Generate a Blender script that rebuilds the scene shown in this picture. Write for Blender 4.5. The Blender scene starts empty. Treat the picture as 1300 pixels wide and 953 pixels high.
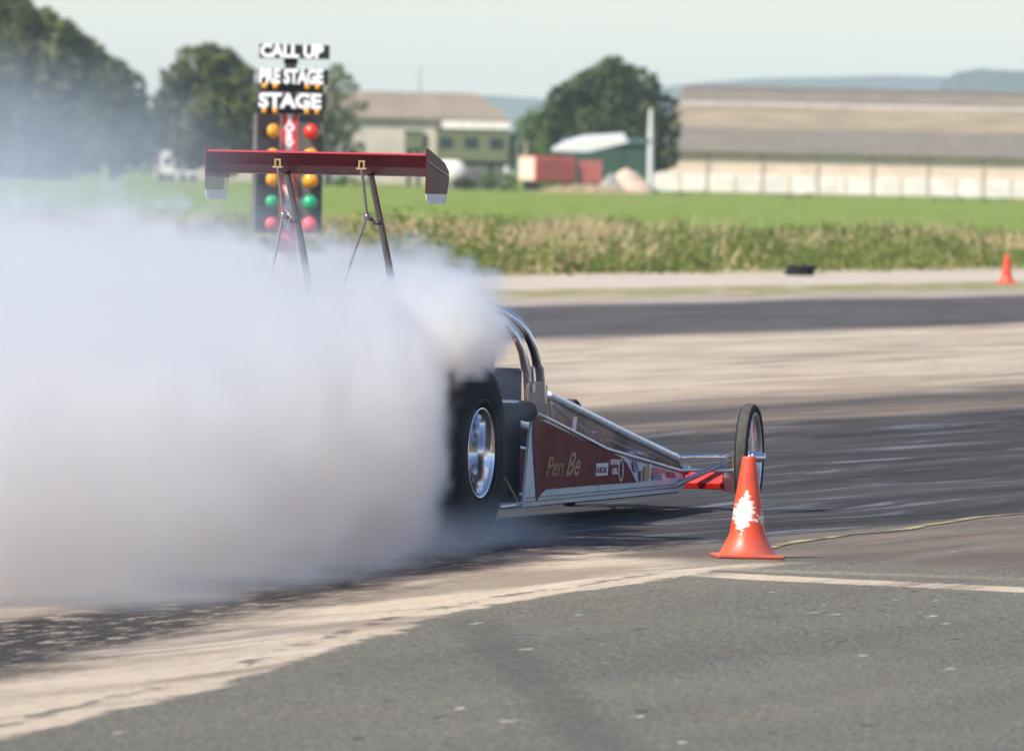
import bpy, bmesh, math, random
import numpy as np
from mathutils import Vector, Matrix
random.seed(7); RNG = np.random.default_rng(11)
sc = bpy.context.scene
C = bpy.data.collections.new('place'); sc.collection.children.link(C)
R_ = math.radians
# ------------------------------------------------------------------ camera
F = 13500.0; ROLL = R_(1.2); EYE = 1.8
PITCH = math.atan(261.5*math.cos(ROLL)/F)
cam = bpy.data.cameras.new('camera'); co = bpy.data.objects.new('camera', cam); C.objects.link(co)
ROT = Matrix.Rotation(math.pi/2-PITCH, 4, 'X') @ Matrix.Rotation(ROLL, 4, 'Z')
co.matrix_world = Matrix.Translation((0, 0, EYE)) @ ROT
cam.sensor_width = 36; cam.lens = F/1300*36; cam.clip_start = 1; cam.clip_end = 40000
cam.dof.use_dof = True; cam.dof.focus_distance = 51.5; cam.dof.aperture_fstop = 9.2
sc.camera = co
def ray(px, py): return ROT.to_3x3() @ Vector(((px-650)/F, (476.5-py)/F, -1))
def at(px, py, Y):
    d = ray(px, py); k = Y/d.y
    return Vector((d.x*k, Y, EYE+d.z*k))
def ground_at(px, py):
    d = ray(px, py); k = -EYE/d.z
    return Vector((d.x*k, d.y*k, 0))
# ------------------------------------------------------------------ nodes
class NT:
    def __init__(s, nt): s.nt = nt; s.n = nt.nodes; s.l = nt.links
    def node(s, t, **k):
        n = s.n.new(t)
        for a, b in k.items(): setattr(n, a, b)
        return n
    def put(s, sock, v):
        if v is None: return
        if isinstance(v, bpy.types.NodeSocket): s.l.new(v, sock)
        elif isinstance(v, (tuple, list)):
            v = tuple(v)
            if sock.type == 'RGBA' and len(v) == 3: v = v+(1,)
            sock.default_value = v
        else: sock.default_value = v
    def m(s, op, a, b=None, c=None, clamp=False):
        n = s.node('ShaderNodeMath', operation=op, use_clamp=clamp)
        s.put(n.inputs[0], a); s.put(n.inputs[1], b); s.put(n.inputs[2], c); return n.outputs[0]
    def coord(s, which='Object'): return s.node('ShaderNodeTexCoord').outputs[which]
    def mapping(s, v, scale=(1,1,1), rot=(0,0,0), loc=(0,0,0)):
        n = s.node('ShaderNodeMapping'); s.put(n.inputs['Vector'], v)
        n.inputs['Scale'].default_value = scale; n.inputs['Rotation'].default_value = rot; n.inputs['Location'].default_value = loc
        return n.outputs[0]
    def noise(s, v, scale, detail=3, rough=.55, dist=0):
        n = s.node('ShaderNodeTexNoise'); s.put(n.inputs['Vector'], v)
        n.inputs['Scale'].default_value = scale; n.inputs['Detail'].default_value = detail
        n.inputs['Roughness'].default_value = rough; n.inputs['Distortion'].default_value = dist
        return n.outputs[0]
    def sep(s, v):
        n = s.node('ShaderNodeSeparateXYZ'); s.put(n.inputs[0], v); return n.outputs
    def step(s, x, a, b, lo=0.0, hi=1.0, smooth=True, clamp=True):
        n = s.node('ShaderNodeMapRange', interpolation_type='SMOOTHSTEP' if smooth else 'LINEAR'); s.put(n.inputs[0], x)
        s.put(n.inputs[1], a); s.put(n.inputs[2], b); s.put(n.inputs[3], lo); s.put(n.inputs[4], hi); n.clamp = clamp; return n.outputs[0]
    def mix(s, f, a, b, mode='MIX'):
        n = s.node('ShaderNodeMix', data_type='RGBA', blend_type=mode)
        s.put(n.inputs[0], f); s.put(n.inputs[6], a); s.put(n.inputs[7], b); return n.outputs[2]
    def bump(s, h, strength=.3, dist=.01):
        n = s.node('ShaderNodeBump'); s.put(n.inputs['Height'], h)
        n.inputs['Strength'].default_value = strength; n.inputs['Distance'].default_value = dist
        return n.outputs[0]
def new_mat(name):
    m = bpy.data.materials.new(name); m.use_nodes = True; nt = NT(m.node_tree)
    b = m.node_tree.nodes['Principled BSDF']; return m, nt, b
def mat(name, col, rough=.6, metal=0, spec=.5, var=.12, vscale=3.0, bump=0, coat=0, stretch=(1,1,1)):
    m, nt, b = new_mat(name)
    v = nt.mapping(nt.coord(), scale=stretch)
    f = nt.noise(v, vscale, 4)
    k = nt.step(f, .3, .7, 1-var, 1+var)
    n = nt.node('ShaderNodeVectorMath', operation='SCALE')
    n.inputs[0].default_value = col[:3]; nt.put(n.inputs['Scale'], k)
    nt.put(b.inputs['Base Color'], n.outputs[0])
    b.inputs['Metallic'].default_value = metal; b.inputs['Specular IOR Level'].default_value = spec
    nt.put(b.inputs['Roughness'], nt.step(f, .3, .7, max(0, rough-.05), rough+.05))
    if coat: b.inputs['Coat Weight'].default_value = coat; b.inputs['Coat Roughness'].default_value = .05
    if bump: nt.put(b.inputs['Normal'], nt.bump(nt.noise(v, vscale*8, 3), bump, .01))
    return m
# ------------------------------------------------------------------ mesh builder
class MB:
    def __init__(s): s.v = []; s.f = []; s.mi = []; s.sm = []
    def add(s, vs, fs, mi=0, smooth=False):
        o = len(s.v); s.v += [tuple(p) for p in vs]
        for f in fs: s.f.append([i+o for i in f]); s.mi.append(mi); s.sm.append(smooth)
    def box(s, x0, x1, y0, y1, z0, z1, mi=0, mtx=None):
        vs = [Vector((x, y, z)) for x in (x0, x1) for y in (y0, y1) for z in (z0, z1)]
        if mtx: vs = [mtx @ p for p in vs]
        s.add(vs, [(0,1,3,2),(4,6,7,5),(0,4,5,1),(2,3,7,6),(0,2,6,4),(1,5,7,3)], mi)
    def tube(s, pts, r, n=12, mi=0, r2=None, cap=True, smooth=True):
        pts = [Vector(p) for p in pts]; N = len(pts); rings = []
        up = Vector((0.13, .21, .97)).normalized()
        rr = [r+(0 if r2 is None else (r2-r)*i/(N-1)) for i in range(N)] if not isinstance(r, (list, tuple)) else r
        for i, p in enumerate(pts):
            t = (pts[min(i+1, N-1)]-pts[max(i-1, 0)]).normalized()
            a = t.cross(up)
            if a.length < .05: a = t.cross(Vector((1, .1, 0)))
            a.normalize(); b = t.cross(a)
            rings.append([p+(a*math.cos(k*2*math.pi/n)+b*math.sin(k*2*math.pi/n))*rr[i] for k in range(n)])
        vs = [q for ring in rings for q in ring]
        fs = [(i*n+k, i*n+(k+1) % n, (i+1)*n+(k+1) % n, (i+1)*n+k) for i in range(N-1) for k in range(n)]
        s.add(vs, fs, mi, smooth)
        if cap: s.add(rings[0], [tuple(range(n))[::-1]], mi); s.add(rings[-1], [tuple(range(n))], mi)
    def lathe(s, prof, c, axis='Z', n=32, mi=0, smooth=True, closed=False, a0=0, a1=2*math.pi):
        """prof: (along axis, radius)"""
        c = Vector(c); vs = []
        full = abs(a1-a0-2*math.pi) < 1e-6; M = n if full else n+1
        for (h, r) in prof:
            for k in range(M):
                a = a0+(a1-a0)*k/n; u, w = r*math.cos(a), r*math.sin(a)
                vs.append(c+Vector({'Z': (u, w, h), 'X': (h, u, w), 'Y': (w, h, u)}[axis]))
        P = len(prof); fs = []
        for i in range(P if closed else P-1):
            j = (i+1) % P
            for k in range(n):
                k2 = (k+1) % M if full else k+1
                fs.append((i*M+k, i*M+k2, j*M+k2, j*M+k))
        s.add(vs, fs, mi, smooth)
    def prism(s, poly, vec, mi=0):
        poly = [Vector(p) for p in poly]; vec = Vector(vec); n = len(poly)
        s.add(poly+[p+vec for p in poly], [tuple(range(n))[::-1], tuple(range(n, 2*n))]+[(i, (i+1) % n, n+(i+1) % n, n+i) for i in range(n)], mi)
    def build(s, name, mats, parent=None, bevel=0, loc=None):
        me = bpy.data.meshes.new(name); me.from_pydata(s.v, [], s.f)
        if not isinstance(mats, (list, tuple)): mats = [mats]
        for m in mats: me.materials.append(m)
        me.polygons.foreach_set('material_index', s.mi); me.polygons.foreach_set('use_smooth', s.sm)
        me.validate(); me.update()
        bm = bmesh.new(); bm.from_mesh(me); bmesh.ops.recalc_face_normals(bm, faces=bm.faces); bm.to_mesh(me); bm.free()
        o = bpy.data.objects.new(name, me); C.objects.link(o)
        if parent: o.parent = parent
        if loc is not None: o.location = loc
        if bevel:
            b = o.modifiers.new('bevel', 'BEVEL'); b.width = bevel; b.segments = 2; b.limit_method = 'ANGLE'; b.angle_limit = R_(40)
        return o
def tag(o, label=None, cat=None, group=None, kind=None):
    if label: o['label'] = label
    if cat: o['category'] = cat
    if group: o['group'] = group
    if kind: o['kind'] = kind
    return o
def empty(name, loc, rz=0, parent=None):
    o = bpy.data.objects.new(name, None); C.objects.link(o); o.location = loc; o.rotation_euler = (0, 0, rz); o.empty_display_size = .2
    if parent: o.parent = parent
    return o
def copy_tree(o, parent=None):
    c = o.copy(); C.objects.link(c)
    if parent: c.parent = parent
    for ch in [x for x in o.children]: copy_tree(ch, c)
    return c
def text_obj(name, body, size, m, parent, mtx, extrude=.002, shear=0, bold=0, align='LEFT', width=None, spacing=1.0):
    cu = bpy.data.curves.new(name, 'FONT'); cu.body = body; cu.size = size; cu.extrude = extrude; cu.shear = shear; cu.offset = bold
    cu.align_x = align; cu.space_line = spacing; cu.resolution_u = 3
    t = bpy.data.objects.new('tmp', cu); C.objects.link(t); bpy.context.view_layer.update()
    me = bpy.data.meshes.new_from_object(t.evaluated_get(bpy.context.evaluated_depsgraph_get()))
    bpy.data.objects.remove(t); me.name = name
    if width:
        xs = [v.co.x for v in me.vertices]; k = width/(max(xs)-min(xs)); x0 = min(xs)
        for v in me.vertices: v.co.x = (v.co.x-x0)*k
    me.transform(mtx); me.materials.clear(); me.materials.append(m)
    o = bpy.data.objects.new(name, me); C.objects.link(o)
    if parent: o.parent = parent
    return o
# ------------------------------------------------------------------ track frame
TH = R_(17)
TR = Matrix.Rotation(-TH, 4, 'Z')          # local x = across the strip, local y = along it
def sheet(name, x0, x1, y0, y1, z, m, nx=1, ny=1):
    b = MB(); b.add([(x0,y0,z),(x1,y0,z),(x1,y1,z),(x0,y1,z)], [(0,1,2,3)])
    o = b.build(name, m); o.rotation_euler = (0, 0, -TH); return tag(o, kind='structure')
def track_material():
    m, nt, b = new_mat('worn track asphalt and concrete')
    P = nt.coord(); s = nt.sep(P); v, u = s[0], s[1]
    st = lambda a, c, l=(0,0,0): nt.mapping(P, scale=(a, c, 1), loc=l)
    wob = nt.noise(st(1, .12), 1.2, 4)                       # slow wander of edges
    fine = nt.noise(st(9, 1.6), 1.0, 4, .65)
    wv = nt.node('ShaderNodeVectorMath', operation='SCALE'); wn_ = nt.node('ShaderNodeTexNoise'); nt.put(wn_.inputs['Vector'], st(.3, .10)); wn_.inputs['Scale'].default_value = 1; nt.l.new(wn_.outputs[1], wv.inputs[0]); wv.inputs['Scale'].default_value = 1.6
    va = nt.node('ShaderNodeVectorMath', operation='ADD'); nt.l.new(P, va.inputs[0]); nt.l.new(wv.outputs[0], va.inputs[1]); PW = va.outputs[0]
    edge = nt.m('ADD', nt.m('MULTIPLY', nt.m('SUBTRACT', wob, .5), .9), nt.m('MULTIPLY', nt.m('SUBTRACT', fine, .5), .45))
    grain = nt.noise(st(42, 5.5), 1.0, 3, .7)
    salt = nt.noise(st(120, 15), 1.0, 2, .7)
    grit = nt.noise(st(16, 2.6, (7,3,0)), 1.0, 4, .75)
    streak = nt.noise(nt.mapping(PW, scale=(3.0, .12, 1)), 1.0, 5, .65)
    streak2 = nt.noise(nt.mapping(PW, scale=(6.5, .22, 1), loc=(3, 9, 0)), 1.0, 4, .7)
    blot = nt.noise(st(.8, .12, (5, 1, 0)), 1.0, 4, .6)
    # colours
    def shade(col, f, lo, hi):
        n = nt.node('ShaderNodeVectorMath', operation='SCALE'); n.inputs[0].default_value = col
        nt.put(n.inputs['Scale'], nt.step(f, .25, .75, lo, hi)); return n.outputs[0]
    rubber = shade((.037, .034, .032), streak, .5, 1.7)
    rubber = nt.mix(nt.step(streak2, .54, .66, 0, .8), rubber, (.17, .175, .19))  # blue-grey streaks: sky sheen on the rubber, put into its colour
    tan = shade((.47, .385, .285), blot, .82, 1.15)
    tan = nt.mix(nt.step(grain, .5, .66, 0, .5), tan, (.19, .145, .11))
    tan = nt.mix(nt.step(grit, .56, .68, 0, .6), tan, (.50, .42, .33))
    tan = nt.mix(nt.step(salt, .46, .36, 0, .5), tan, (.20, .15, .11))
    tan = nt.mix(nt.step(streak, .48, .62, 0, .7), tan, (.17, .135, .10)); big = nt.noise(st(.35, .06, (2, 2, 0)), 1.0, 4, .6); tan = nt.mix(nt.step(big, .52, .66, 0, .5), tan, (.28, .20, .13)); tan = nt.mix(nt.step(streak2, .56, .66, 0, .45), tan, (.60, .52, .42))
    grey = shade((.130, .120, .088), blot, .72, 1.22)
    grey = nt.mix(nt.step(grain, .48, .64, 0, .6), grey, (.06, .058, .05))
    grey = nt.mix(nt.step(grain, .42, .34, 0, .5), grey, (.24, .23, .19))
    grey = nt.mix(nt.step(salt, .52, .64, 0, .7), grey, (.27, .255, .215)); grey = nt.mix(nt.step(salt, .46, .36, 0, .7), grey, (.045, .043, .036))
    pt = nt.noise(st(1.6, .9, (4, 4, 0)), 1.0, 5, .7); grey = nt.mix(nt.step(pt, .60, .66, 0, .55), grey, (.13, .085, .06)); grey = nt.mix(nt.step(pt, .40, .33, 0, .5), grey, (.075, .073, .062))
    deb = nt.noise(st(11, 2.0, (1, 6, 0)), 1.0, 2, .5); grey = nt.mix(nt.step(deb, .715, .73, 0, .9), grey, (.02, .018, .015)); grey = nt.mix(nt.step(deb, .285, .27, 0, .9), grey, (.50, .44, .38))
    grey = nt.mix(nt.step(grit, .66, .72, 0, .6), grey, (.36, .31, .26))
    brown = shade((.115, .09, .072), blot, .75, 1.2)
    brown = nt.mix(nt.step(streak, .45, .65, 0, .5), brown, (.26, .20, .15))
    speck = nt.mix(nt.step(grit, .53, .62, 0, .9), shade((.036, .031, .027), blot, .7, 1.4), (.33, .27, .21))
    dark2 = shade((.078, .072, .068), streak, .5, 1.45)
    beige = shade((.36, .30, .25), blot, .8, 1.15)
    ve = nt.m('ADD', v, edge); 
    # far lane side (v decreasing)
    far_e = nt.m('ADD', v, nt.m('MULTIPLY', nt.m('SUBTRACT', wob, .5), 2.6))
    col = nt.mix(nt.step(far_e, -21.2, -20.2), brown, rubber)
    col = nt.mix(nt.step(far_e, -24.0, -22.6), tan, col)
    ln = nt.m('ABSOLUTE', nt.m('ADD', far_e, 22.1))
    col = nt.mix(nt.step(ln, .12, .5, .75, 0), col, (.06, .058, .056))
    col = nt.mix(nt.step(far_e, -33.6, -32.0), dark2, col)
    col = nt.mix(nt.step(far_e, -41.6, -40.4), beige, col)
    # near side of the lane: loose grit, bare concrete, grey apron
    c2 = nt.step(u, 35, 46, -12.60, -14.30, smooth=False, clamp=False)
    d2 = nt.m('SUBTRACT', ve, c2)
    near_dark = nt.step(nt.m('ADD', v, nt.m('MULTIPLY', nt.m('SUBTRACT', fine, .5), .8)), -15.6, -14.6)
    near_dark = nt.m('MULTIPLY', near_dark, nt.step(u, 51, 48))
    col = nt.mix(near_dark, col, speck)
    left_pale = nt.m('MULTIPLY', nt.step(v, -18.0, -16.5), nt.step(u, 43.8, 41.0))
    left_pale = nt.m('MULTIPLY', left_pale, nt.step(ve, -13.8, -14.3))
    col = nt.mix(nt.m('MULTIPLY', left_pale, .8), col, tan)
    concrete = nt.m('MULTIPLY', nt.step(d2, -.12, .35), nt.step(nt.m('ADD', u, nt.m('MULTIPLY', edge, 2.2)), 48.9, 47.6))
    col = nt.mix(concrete, col, tan)
    c1 = nt.step(u, 35, 46.5, -11.72, -13.28, smooth=False, clamp=False)
    hump = nt.m('MULTIPLY', nt.m('SINE', nt.step(u, 35, 46.5, 0, math.pi, smooth=False)), .24); c1 = nt.m('SUBTRACT', c1, hump)
    e1 = nt.m('ADD', v, nt.m('ADD', nt.m('MULTIPLY', nt.m('SUBTRACT', wob, .5), .28), nt.m('MULTIPLY', nt.m('SUBTRACT', fine, .5), .26)))
    d1 = nt.m('SUBTRACT', e1, c1)
    past = nt.step(u, 46.3, 46.9)
    crack = nt.m('MULTIPLY', nt.m('MULTIPLY', nt.step(fine, .46, .56), nt.step(nt.m('ABSOLUTE', nt.m('ADD', d1, .12)), .01, .05, .75, 0)), nt.step(u, 46.3, 45.8))
    col = nt.mix(crack, col, (.07, .055, .045))
    apron_m = nt.m('MULTIPLY', nt.step(d1, 0, .05), nt.m('SUBTRACT', 1, past))
    right_m = nt.m('MULTIPLY', nt.step(e1, -14.25, -14.1), nt.step(nt.m('ADD', u, nt.m('MULTIPLY', edge, 1.0)), 47.0, 47.9))
    stain = nt.m('MULTIPLY', nt.step(nt.noise(st(.5, .5, (2, 8, 0)), 1.0, 5, .65), .36, .56), nt.step(v, -10.2, -12.4))
    stain = nt.m('MULTIPLY', stain, nt.step(u, 46.8, 48.4))
    col = nt.mix(apron_m, col, grey)
    after = nt.m('MULTIPLY', nt.step(e1, -13.3, -13.1), past)
    col = nt.mix(nt.m('MAXIMUM', after, right_m), col, nt.mix(stain, grey, brown))
    # pale joint running across the apron
    uc = nt.m('ADD', u, nt.m('MULTIPLY', nt.m('ADD', v, 12.4), .33))
    uj = nt.m('ABSOLUTE', nt.m('SUBTRACT', nt.m('ADD', uc, nt.m('MULTIPLY', edge, .3)), 45.68))
    joint = nt.m('MULTIPLY', nt.step(uj, .2, .33, 1, 0), nt.step(v, -13.3, -12.9))
    col = nt.mix(joint, col, tan)
    # skid marks on the apron
    sk = nt.m('ABSOLUTE', nt.m('SUBTRACT', nt.m('ADD', v, nt.m('MULTIPLY', u, .36)), 2.05))
    skm = nt.m('MULTIPLY', nt.step(sk, .05, .2, .35, 0), nt.step(u, 41.3, 40.3)); skm = nt.m('MULTIPLY', skm, nt.step(v, -12.8, -12.3))
    col = nt.mix(skm, col, (.06, .055, .05))
    nt.put(b.inputs['Base Color'], col)
    b.inputs['Specular IOR Level'].default_value = .22
    nt.put(b.inputs['Roughness'], nt.step(streak2, .4, .7, .95, .72))
    nt.put(b.inputs['Normal'], nt.bump(nt.m('ADD', grain, nt.m('MULTIPLY', grit, .7)), .5, .012))
    return m
def paint_line(m0, name, col):
    m, nt, b = new_mat(name); P = nt.coord()
    wear = nt.noise(nt.mapping(P, scale=(14, 1.5, 1)), 1.0, 4, .7)
    nt.put(b.inputs['Base Color'], nt.mix(nt.step(wear, .42, .58), (.13, .105, .075), col)); b.inputs['Roughness'].default_value = .9
    return m
def verge_material():
    m, nt, b = new_mat('verge concrete and thin turf'); P = nt.coord(); s = nt.sep(P)
    w = nt.noise(nt.mapping(P, scale=(.5, .12, 1)), 1.0, 5, .65)
    f = nt.noise(nt.mapping(P, scale=(2.5, .4, 1)), 1.0, 4, .7)
    v = nt.m('ADD', s[0], nt.m('MULTIPLY', nt.m('SUBTRACT', w, .5), 4.5))
    col = nt.mix(nt.step(f, .35, .7), (.44, .37, .28), (.27, .22, .15))
    g = nt.mix(f, (.13, .15, .045), (.30, .27, .12))
    band = nt.m('MULTIPLY', nt.step(v, -46.8, -46.0), nt.step(v, -43.0, -43.7))
    col = nt.mix(nt.m('MULTIPLY', band, nt.step(f, .40, .50)), col, g)
    pale = nt.m('MULTIPLY', nt.step(v, -46.2, -47.0), nt.step(v, -52.8, -51.6))
    col = nt.mix(nt.m('MULTIPLY', pale, .85), col, nt.mix(f, (.60, .53, .44), (.34, .29, .22)))
    nt.put(b.inputs['Base Color'], col); b.inputs['Roughness'].default_value = .95; b.inputs['Specular IOR Level'].default_value = .1
    return m
def field_material():
    m, nt, b = new_mat('pasture'); P = nt.coord()
    a = nt.noise(nt.mapping(P, scale=(.05, .012, 1)), 1.0, 5, .6)
    c = nt.noise(nt.mapping(P, scale=(.9, .12, 1)), 1.0, 4, .65)
    y = nt.sep(P)[1]
    col = nt.mix(nt.step(c, .3, .7), (.125, .19, .032), (.22, .275, .065))
    col = nt.mix(nt.step(a, .52, .72, 0, .5), col, (.26, .25, .09))
    near = nt.step(nt.m('ADD', y, nt.m('MULTIPLY', a, 160)), 340, 290)
    col = nt.mix(nt.m('MULTIPLY', near, .8), col, nt.mix(c, (.26, .24, .10), (.42, .34, .18)))
    nt.put(b.inputs['Base Color'], col); b.inputs['Roughness'].default_value = 1; b.inputs['Specular IOR Level'].default_value = .05
    return m
g = MB(); g.add([(-9000,-300,-.03),(9000,-300,-.03),(9000,14500,-.03),(-9000,14500,-.03)], [(0,1,2,3)])
tag(g.build('ground', field_material()), kind='structure')
sheet('drag_strip', -43.0, 90, -60, 900, 0.0, track_material())
sheet('verge', -53.5, -42.6, -60, 900, .004, verge_material())
# yellow line (hand painted, slightly wandering)
lm = MB(); pts = []
for i in range(60):
    u = 48.3+i*.55; v = -13.72-.155*(u-48.3)**.75*.62 + .035*math.sin(u*1.7)+.02*math.sin(u*4.1)
    w = .028+.012*math.sin(u*2.9)
    pts += [(v-w, u, .004), (v+w, u, .004)]
lm.add(pts, [(2*i, 2*i+1, 2*i+3, 2*i+2) for i in range(59)])
o = lm.build('lane_marking', paint_line(None, 'worn yellow line', (.36, .31, .13))); o.rotation_euler = (0, 0, -TH); tag(o, kind='structure')
# ------------------------------------------------------------------ distant hills
def hill(pxs, Y, depth, col, name='hills'):
    m = mat(name+' woods and pasture', col, 1, var=.25, vscale=.01, spec=.05)
    b = MB(); top = []
    for i, (px, py) in enumerate(pxs): p = at(px, py, Y); top.append(p)
    vs = []; n = len(top)
    for p in top:
        vs += [(p.x, p.y-depth, -5), (p.x, p.y-depth*.4, p.z*.7), (p.x, p.y, p.z), (p.x, p.y+depth, -5)]
    fs = [(i*4+k, (i+1)*4+k, (i+1)*4+k+1, i*4+k+1) for i in range(n-1) for k in range(3)]
    b.add(vs, fs, 0, True); return tag(b.build(name, m), kind='structure')
def wavy(pts, sub=10, amp=.8):
    out = []
    for (a, c), (d, e) in zip(pts, pts[1:]):
        for k in range(sub):
            t = k/sub; out.append((a+(d-a)*t, c+(e-c)*t+random.uniform(-amp, amp)))
    return out+[pts[-1]]
hill(wavy([(-900,165),(-300,140),(200,134),(560,120),(640,122),(720,128),(820,112),(900,104),(960,100),(1040,98),(1120,96),(1300,99),(1700,100),(2300,150)], 10, .7), 12000, 900, (.04,.055,.05))
hill(wavy([(1196,104),(1214,92),(1240,88),(1290,90),(1360,92),(1500,96),(1800,110),(2100,135)], 8, .9), 9500, 500, (.03,.045,.035))
# ------------------------------------------------------------------ vegetation
def leaf_mat(name, c1, c2, trans=.25):
    m, nt, b = new_mat(name)
    f = nt.noise(nt.coord(), .55, 3); ob = nt.node('ShaderNodeNewGeometry').outputs['Random Per Island']
    k = nt.m('ADD', nt.m('MULTIPLY', nt.step(f, .40, .60), .7), nt.m('MULTIPLY', ob, .3))
    nt.put(b.inputs['Base Color'], nt.mix(k, c1, c2)); b.inputs['Roughness'].default_value = .75; b.inputs['Specular IOR Level'].default_value = .25
    tr = nt.node('ShaderNodeBsdfTranslucent'); nt.put(tr.inputs[0], nt.mix(k, c1, c2))
    mx = nt.node('ShaderNodeMixShader'); mx.inputs[0].default_value = trans
    nt.l.new(b.outputs[0], mx.inputs[1]); nt.l.new(tr.outputs[0], mx.inputs[2])
    nt.l.new(mx.outputs[0], m.node_tree.nodes['Material Output'].inputs[0]); return m
LEAF = [leaf_mat('oak leaves', (.03,.05,.018), (.19,.20,.06)), leaf_mat('dark leaves', (.022,.04,.022), (.12,.15,.05)),
        leaf_mat('pale leaves', (.10,.13,.06), (.22,.25,.11)), leaf_mat('fresh leaves', (.07,.13,.03), (.17,.24,.06))]
BARK = mat('bark', (.10,.085,.07), .9, bump=.3)
def quads(name, P, size, m, parent=None, flat=0.0):
    """leaf-clump quads centred on the rows of P"""
    n = len(P); a = RNG.normal(size=(n,3)); a /= np.linalg.norm(a, axis=1)[:,None]
    c = RNG.normal(size=(n,3)); b = np.cross(a, c); b /= np.linalg.norm(b, axis=1)[:,None]
    s = (size*(.55+.9*RNG.random(n)))[:,None]
    V = np.stack([P-a*s*.5, P-b*s*.32, P+a*s*.5, P+b*s*.32], 1).reshape(-1,3)
    me = bpy.data.meshes.new(name); me.vertices.add(4*n); me.vertices.foreach_set('co', V.astype(np.float32).ravel())
    me.loops.add(4*n); me.loops.foreach_set('vertex_index', np.arange(4*n, dtype=np.int32))
    me.polygons.add(n); me.polygons.foreach_set('loop_start', np.arange(0, 4*n, 4, dtype=np.int32))
    me.materials.append(m); me.update(); me.validate()
    o = bpy.data.objects.new(name, me); C.objects.link(o)
    if parent: o.parent = parent
    return o
def crown_points(lobes, per):
    out = []
    for (cx, cy, cz, r) in lobes:
        n = int(per*r*r); d = RNG.normal(size=(n,3)); d /= np.linalg.norm(d, axis=1)[:,None]
        # clumps on the lobe's skin
        k = max(6, int(r*7)); cl = RNG.normal(size=(k,3)); cl /= np.linalg.norm(cl, axis=1)[:,None]
        w = np.max(d@cl.T, axis=1)
        rad = r*(.55+.5*np.clip((w-.6)/.4, 0, 1))*(1-.35*RNG.random(n)**2)
        out.append(np.array([cx,cy,cz])+d*rad[:,None]*np.array([1,1,.85]))
    return np.concatenate(out)
def tree(px, base_px_Y, top_py, half_px, label, leaf=0, group=None, cat='tree', lobes=None, name='broadleaf_tree', dens=85, low=.0, size=None, squash=1.0):
    Y = base_px_Y; p = at(px, top_py, Y); H = p.z; W = half_px*Y/F
    root = empty(name, (p.x, Y, 0)); tag(root, label, cat, group)
    t = MB(); t.tube([(0,0,-.2),(.1,0,H*.18),(.05,.1,H*.38),(0,0,H*.6)], [H*.035,H*.028,H*.022,H*.012], 9)
    for k in range(7):
        a = k*2.4; z = H*(.2+.05*k); L = W*.62
        t.tube([(0,0,z),(math.cos(a)*L*.5, math.sin(a)*L*.5, z+H*.1),(math.cos(a)*L, math.sin(a)*L, z+H*.24)], [H*.014,H*.01,H*.004], 6)
    t.build('trunk', BARK, root)
    if lobes is None:
        lobes = []
        n = 34
        for k in range(n):
            a = k*2.399; tt = (k+.5)/n; z = H*(low+(1-low)*(.14+.72*tt)); prof = math.sin(math.pi*min(1, .22+.80*tt))**.5
            rr = W*prof*.74*(random.uniform(.8, 1.05) if k % 4 else .4)
            r = W*random.uniform(.26, .42)*(1-.25*tt)
            lobes.append((math.cos(a)*rr, math.sin(a)*rr, min(z, H-r*.8), r))
    else: lobes = [(x*W, y*W, z*H, r*W) for (x, y, z, r) in lobes]
    quads('crown', crown_points(lobes, dens), size or max(.35, H*.045), LEAF[leaf], root)
    return root
GT = 'large trees on the far edge of the airfield'
tree(14, 1000, -22, 130, 'tallest dark broadleaf tree, cut by the picture edge behind drifting smoke', 0, GT)
tree(90, 1030, 22, 90, 'olive-topped broad tree between the tallest tree and the lower dark tree', 0, GT)
tree(146, 990, 60, 56, 'lower dark tree with stepped crown beside the gap of sky', 1, GT)
tree(274, 1000, 42, 86, 'broad round-topped tree standing behind the start light column', 0, GT)
tree(205, 1060, 118, 44, 'low tree filling the dip between two big crowns', 1, GT)
tree(428, 1040, 62, 46, 'thin pale tree peeping out beyond the start light signs', 2, GT, dens=34)
tree(416, 960, 128, 30, 'small dark tree against the end of the pale farm building', 1, GT)
tree(776, 1000, 66, 96, 'wide dark green tree beside the long hangar', 1, GT, dens=85)
tree(700, 1010, 120, 58, 'lower fresh green tree joined to the wide dark tree', 3, GT)
tree(690, 985, 166, 22, 'yellowish bush-like tree between green cabin and red container', 3, GT)
def bush(px, py_top, Y, half_px, label, leaf=3, group='scrub bushes along the field edge', name='scrub_bush', size=.4, dens=60):
    p = at(px, py_top, Y); H = max(p.z, .4); W = half_px*Y/F
    r0 = empty(name, (p.x, Y, 0)); tag(r0, label, 'bush', group)
    lob = [(random.uniform(-.8,.8)*W, random.uniform(-.5,.5)*W, H*random.uniform(.3,.6), min(W*.4, H*.5)*random.uniform(.8,1.1)) for _ in range(9)]
    s = MB()
    for k in range(5): s.tube([(0,0,-.1),(random.uniform(-.4,.4)*W, random.uniform(-.3,.3)*W, H*.6)], .06, 5, r2=.02)
    s.build('stem', BARK, r0); quads('foliage', crown_points(lob, dens), size, LEAF[leaf], r0); return r0
bush(628, 218, 930, 28, 'scrub in front of the green cabin between white tank and red container', 3)
bush(700, 229, 890, 34, 'low scrub growing in front of the red container', 3)
bush(600, 222, 900, 24, 'dark low scrub mound beside the round white tank', 1)
bush(452, 222, 930, 26, 'dull scrub behind the rear wing of the dragster', 3)
bush(640, 232, 860, 30, 'brownish low scrub strip at the near edge of the yard', 1)
bush(860, 240, 880, 50, 'rough growth at the foot of the hangar wall, near its white post end', 3)
bush(1010, 246, 880, 80, 'rough growth at the foot of the hangar wall, along its middle', 3)
bush(1210, 248, 880, 90, 'rough growth at the foot of the hangar wall, dark against white render', 1)
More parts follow.
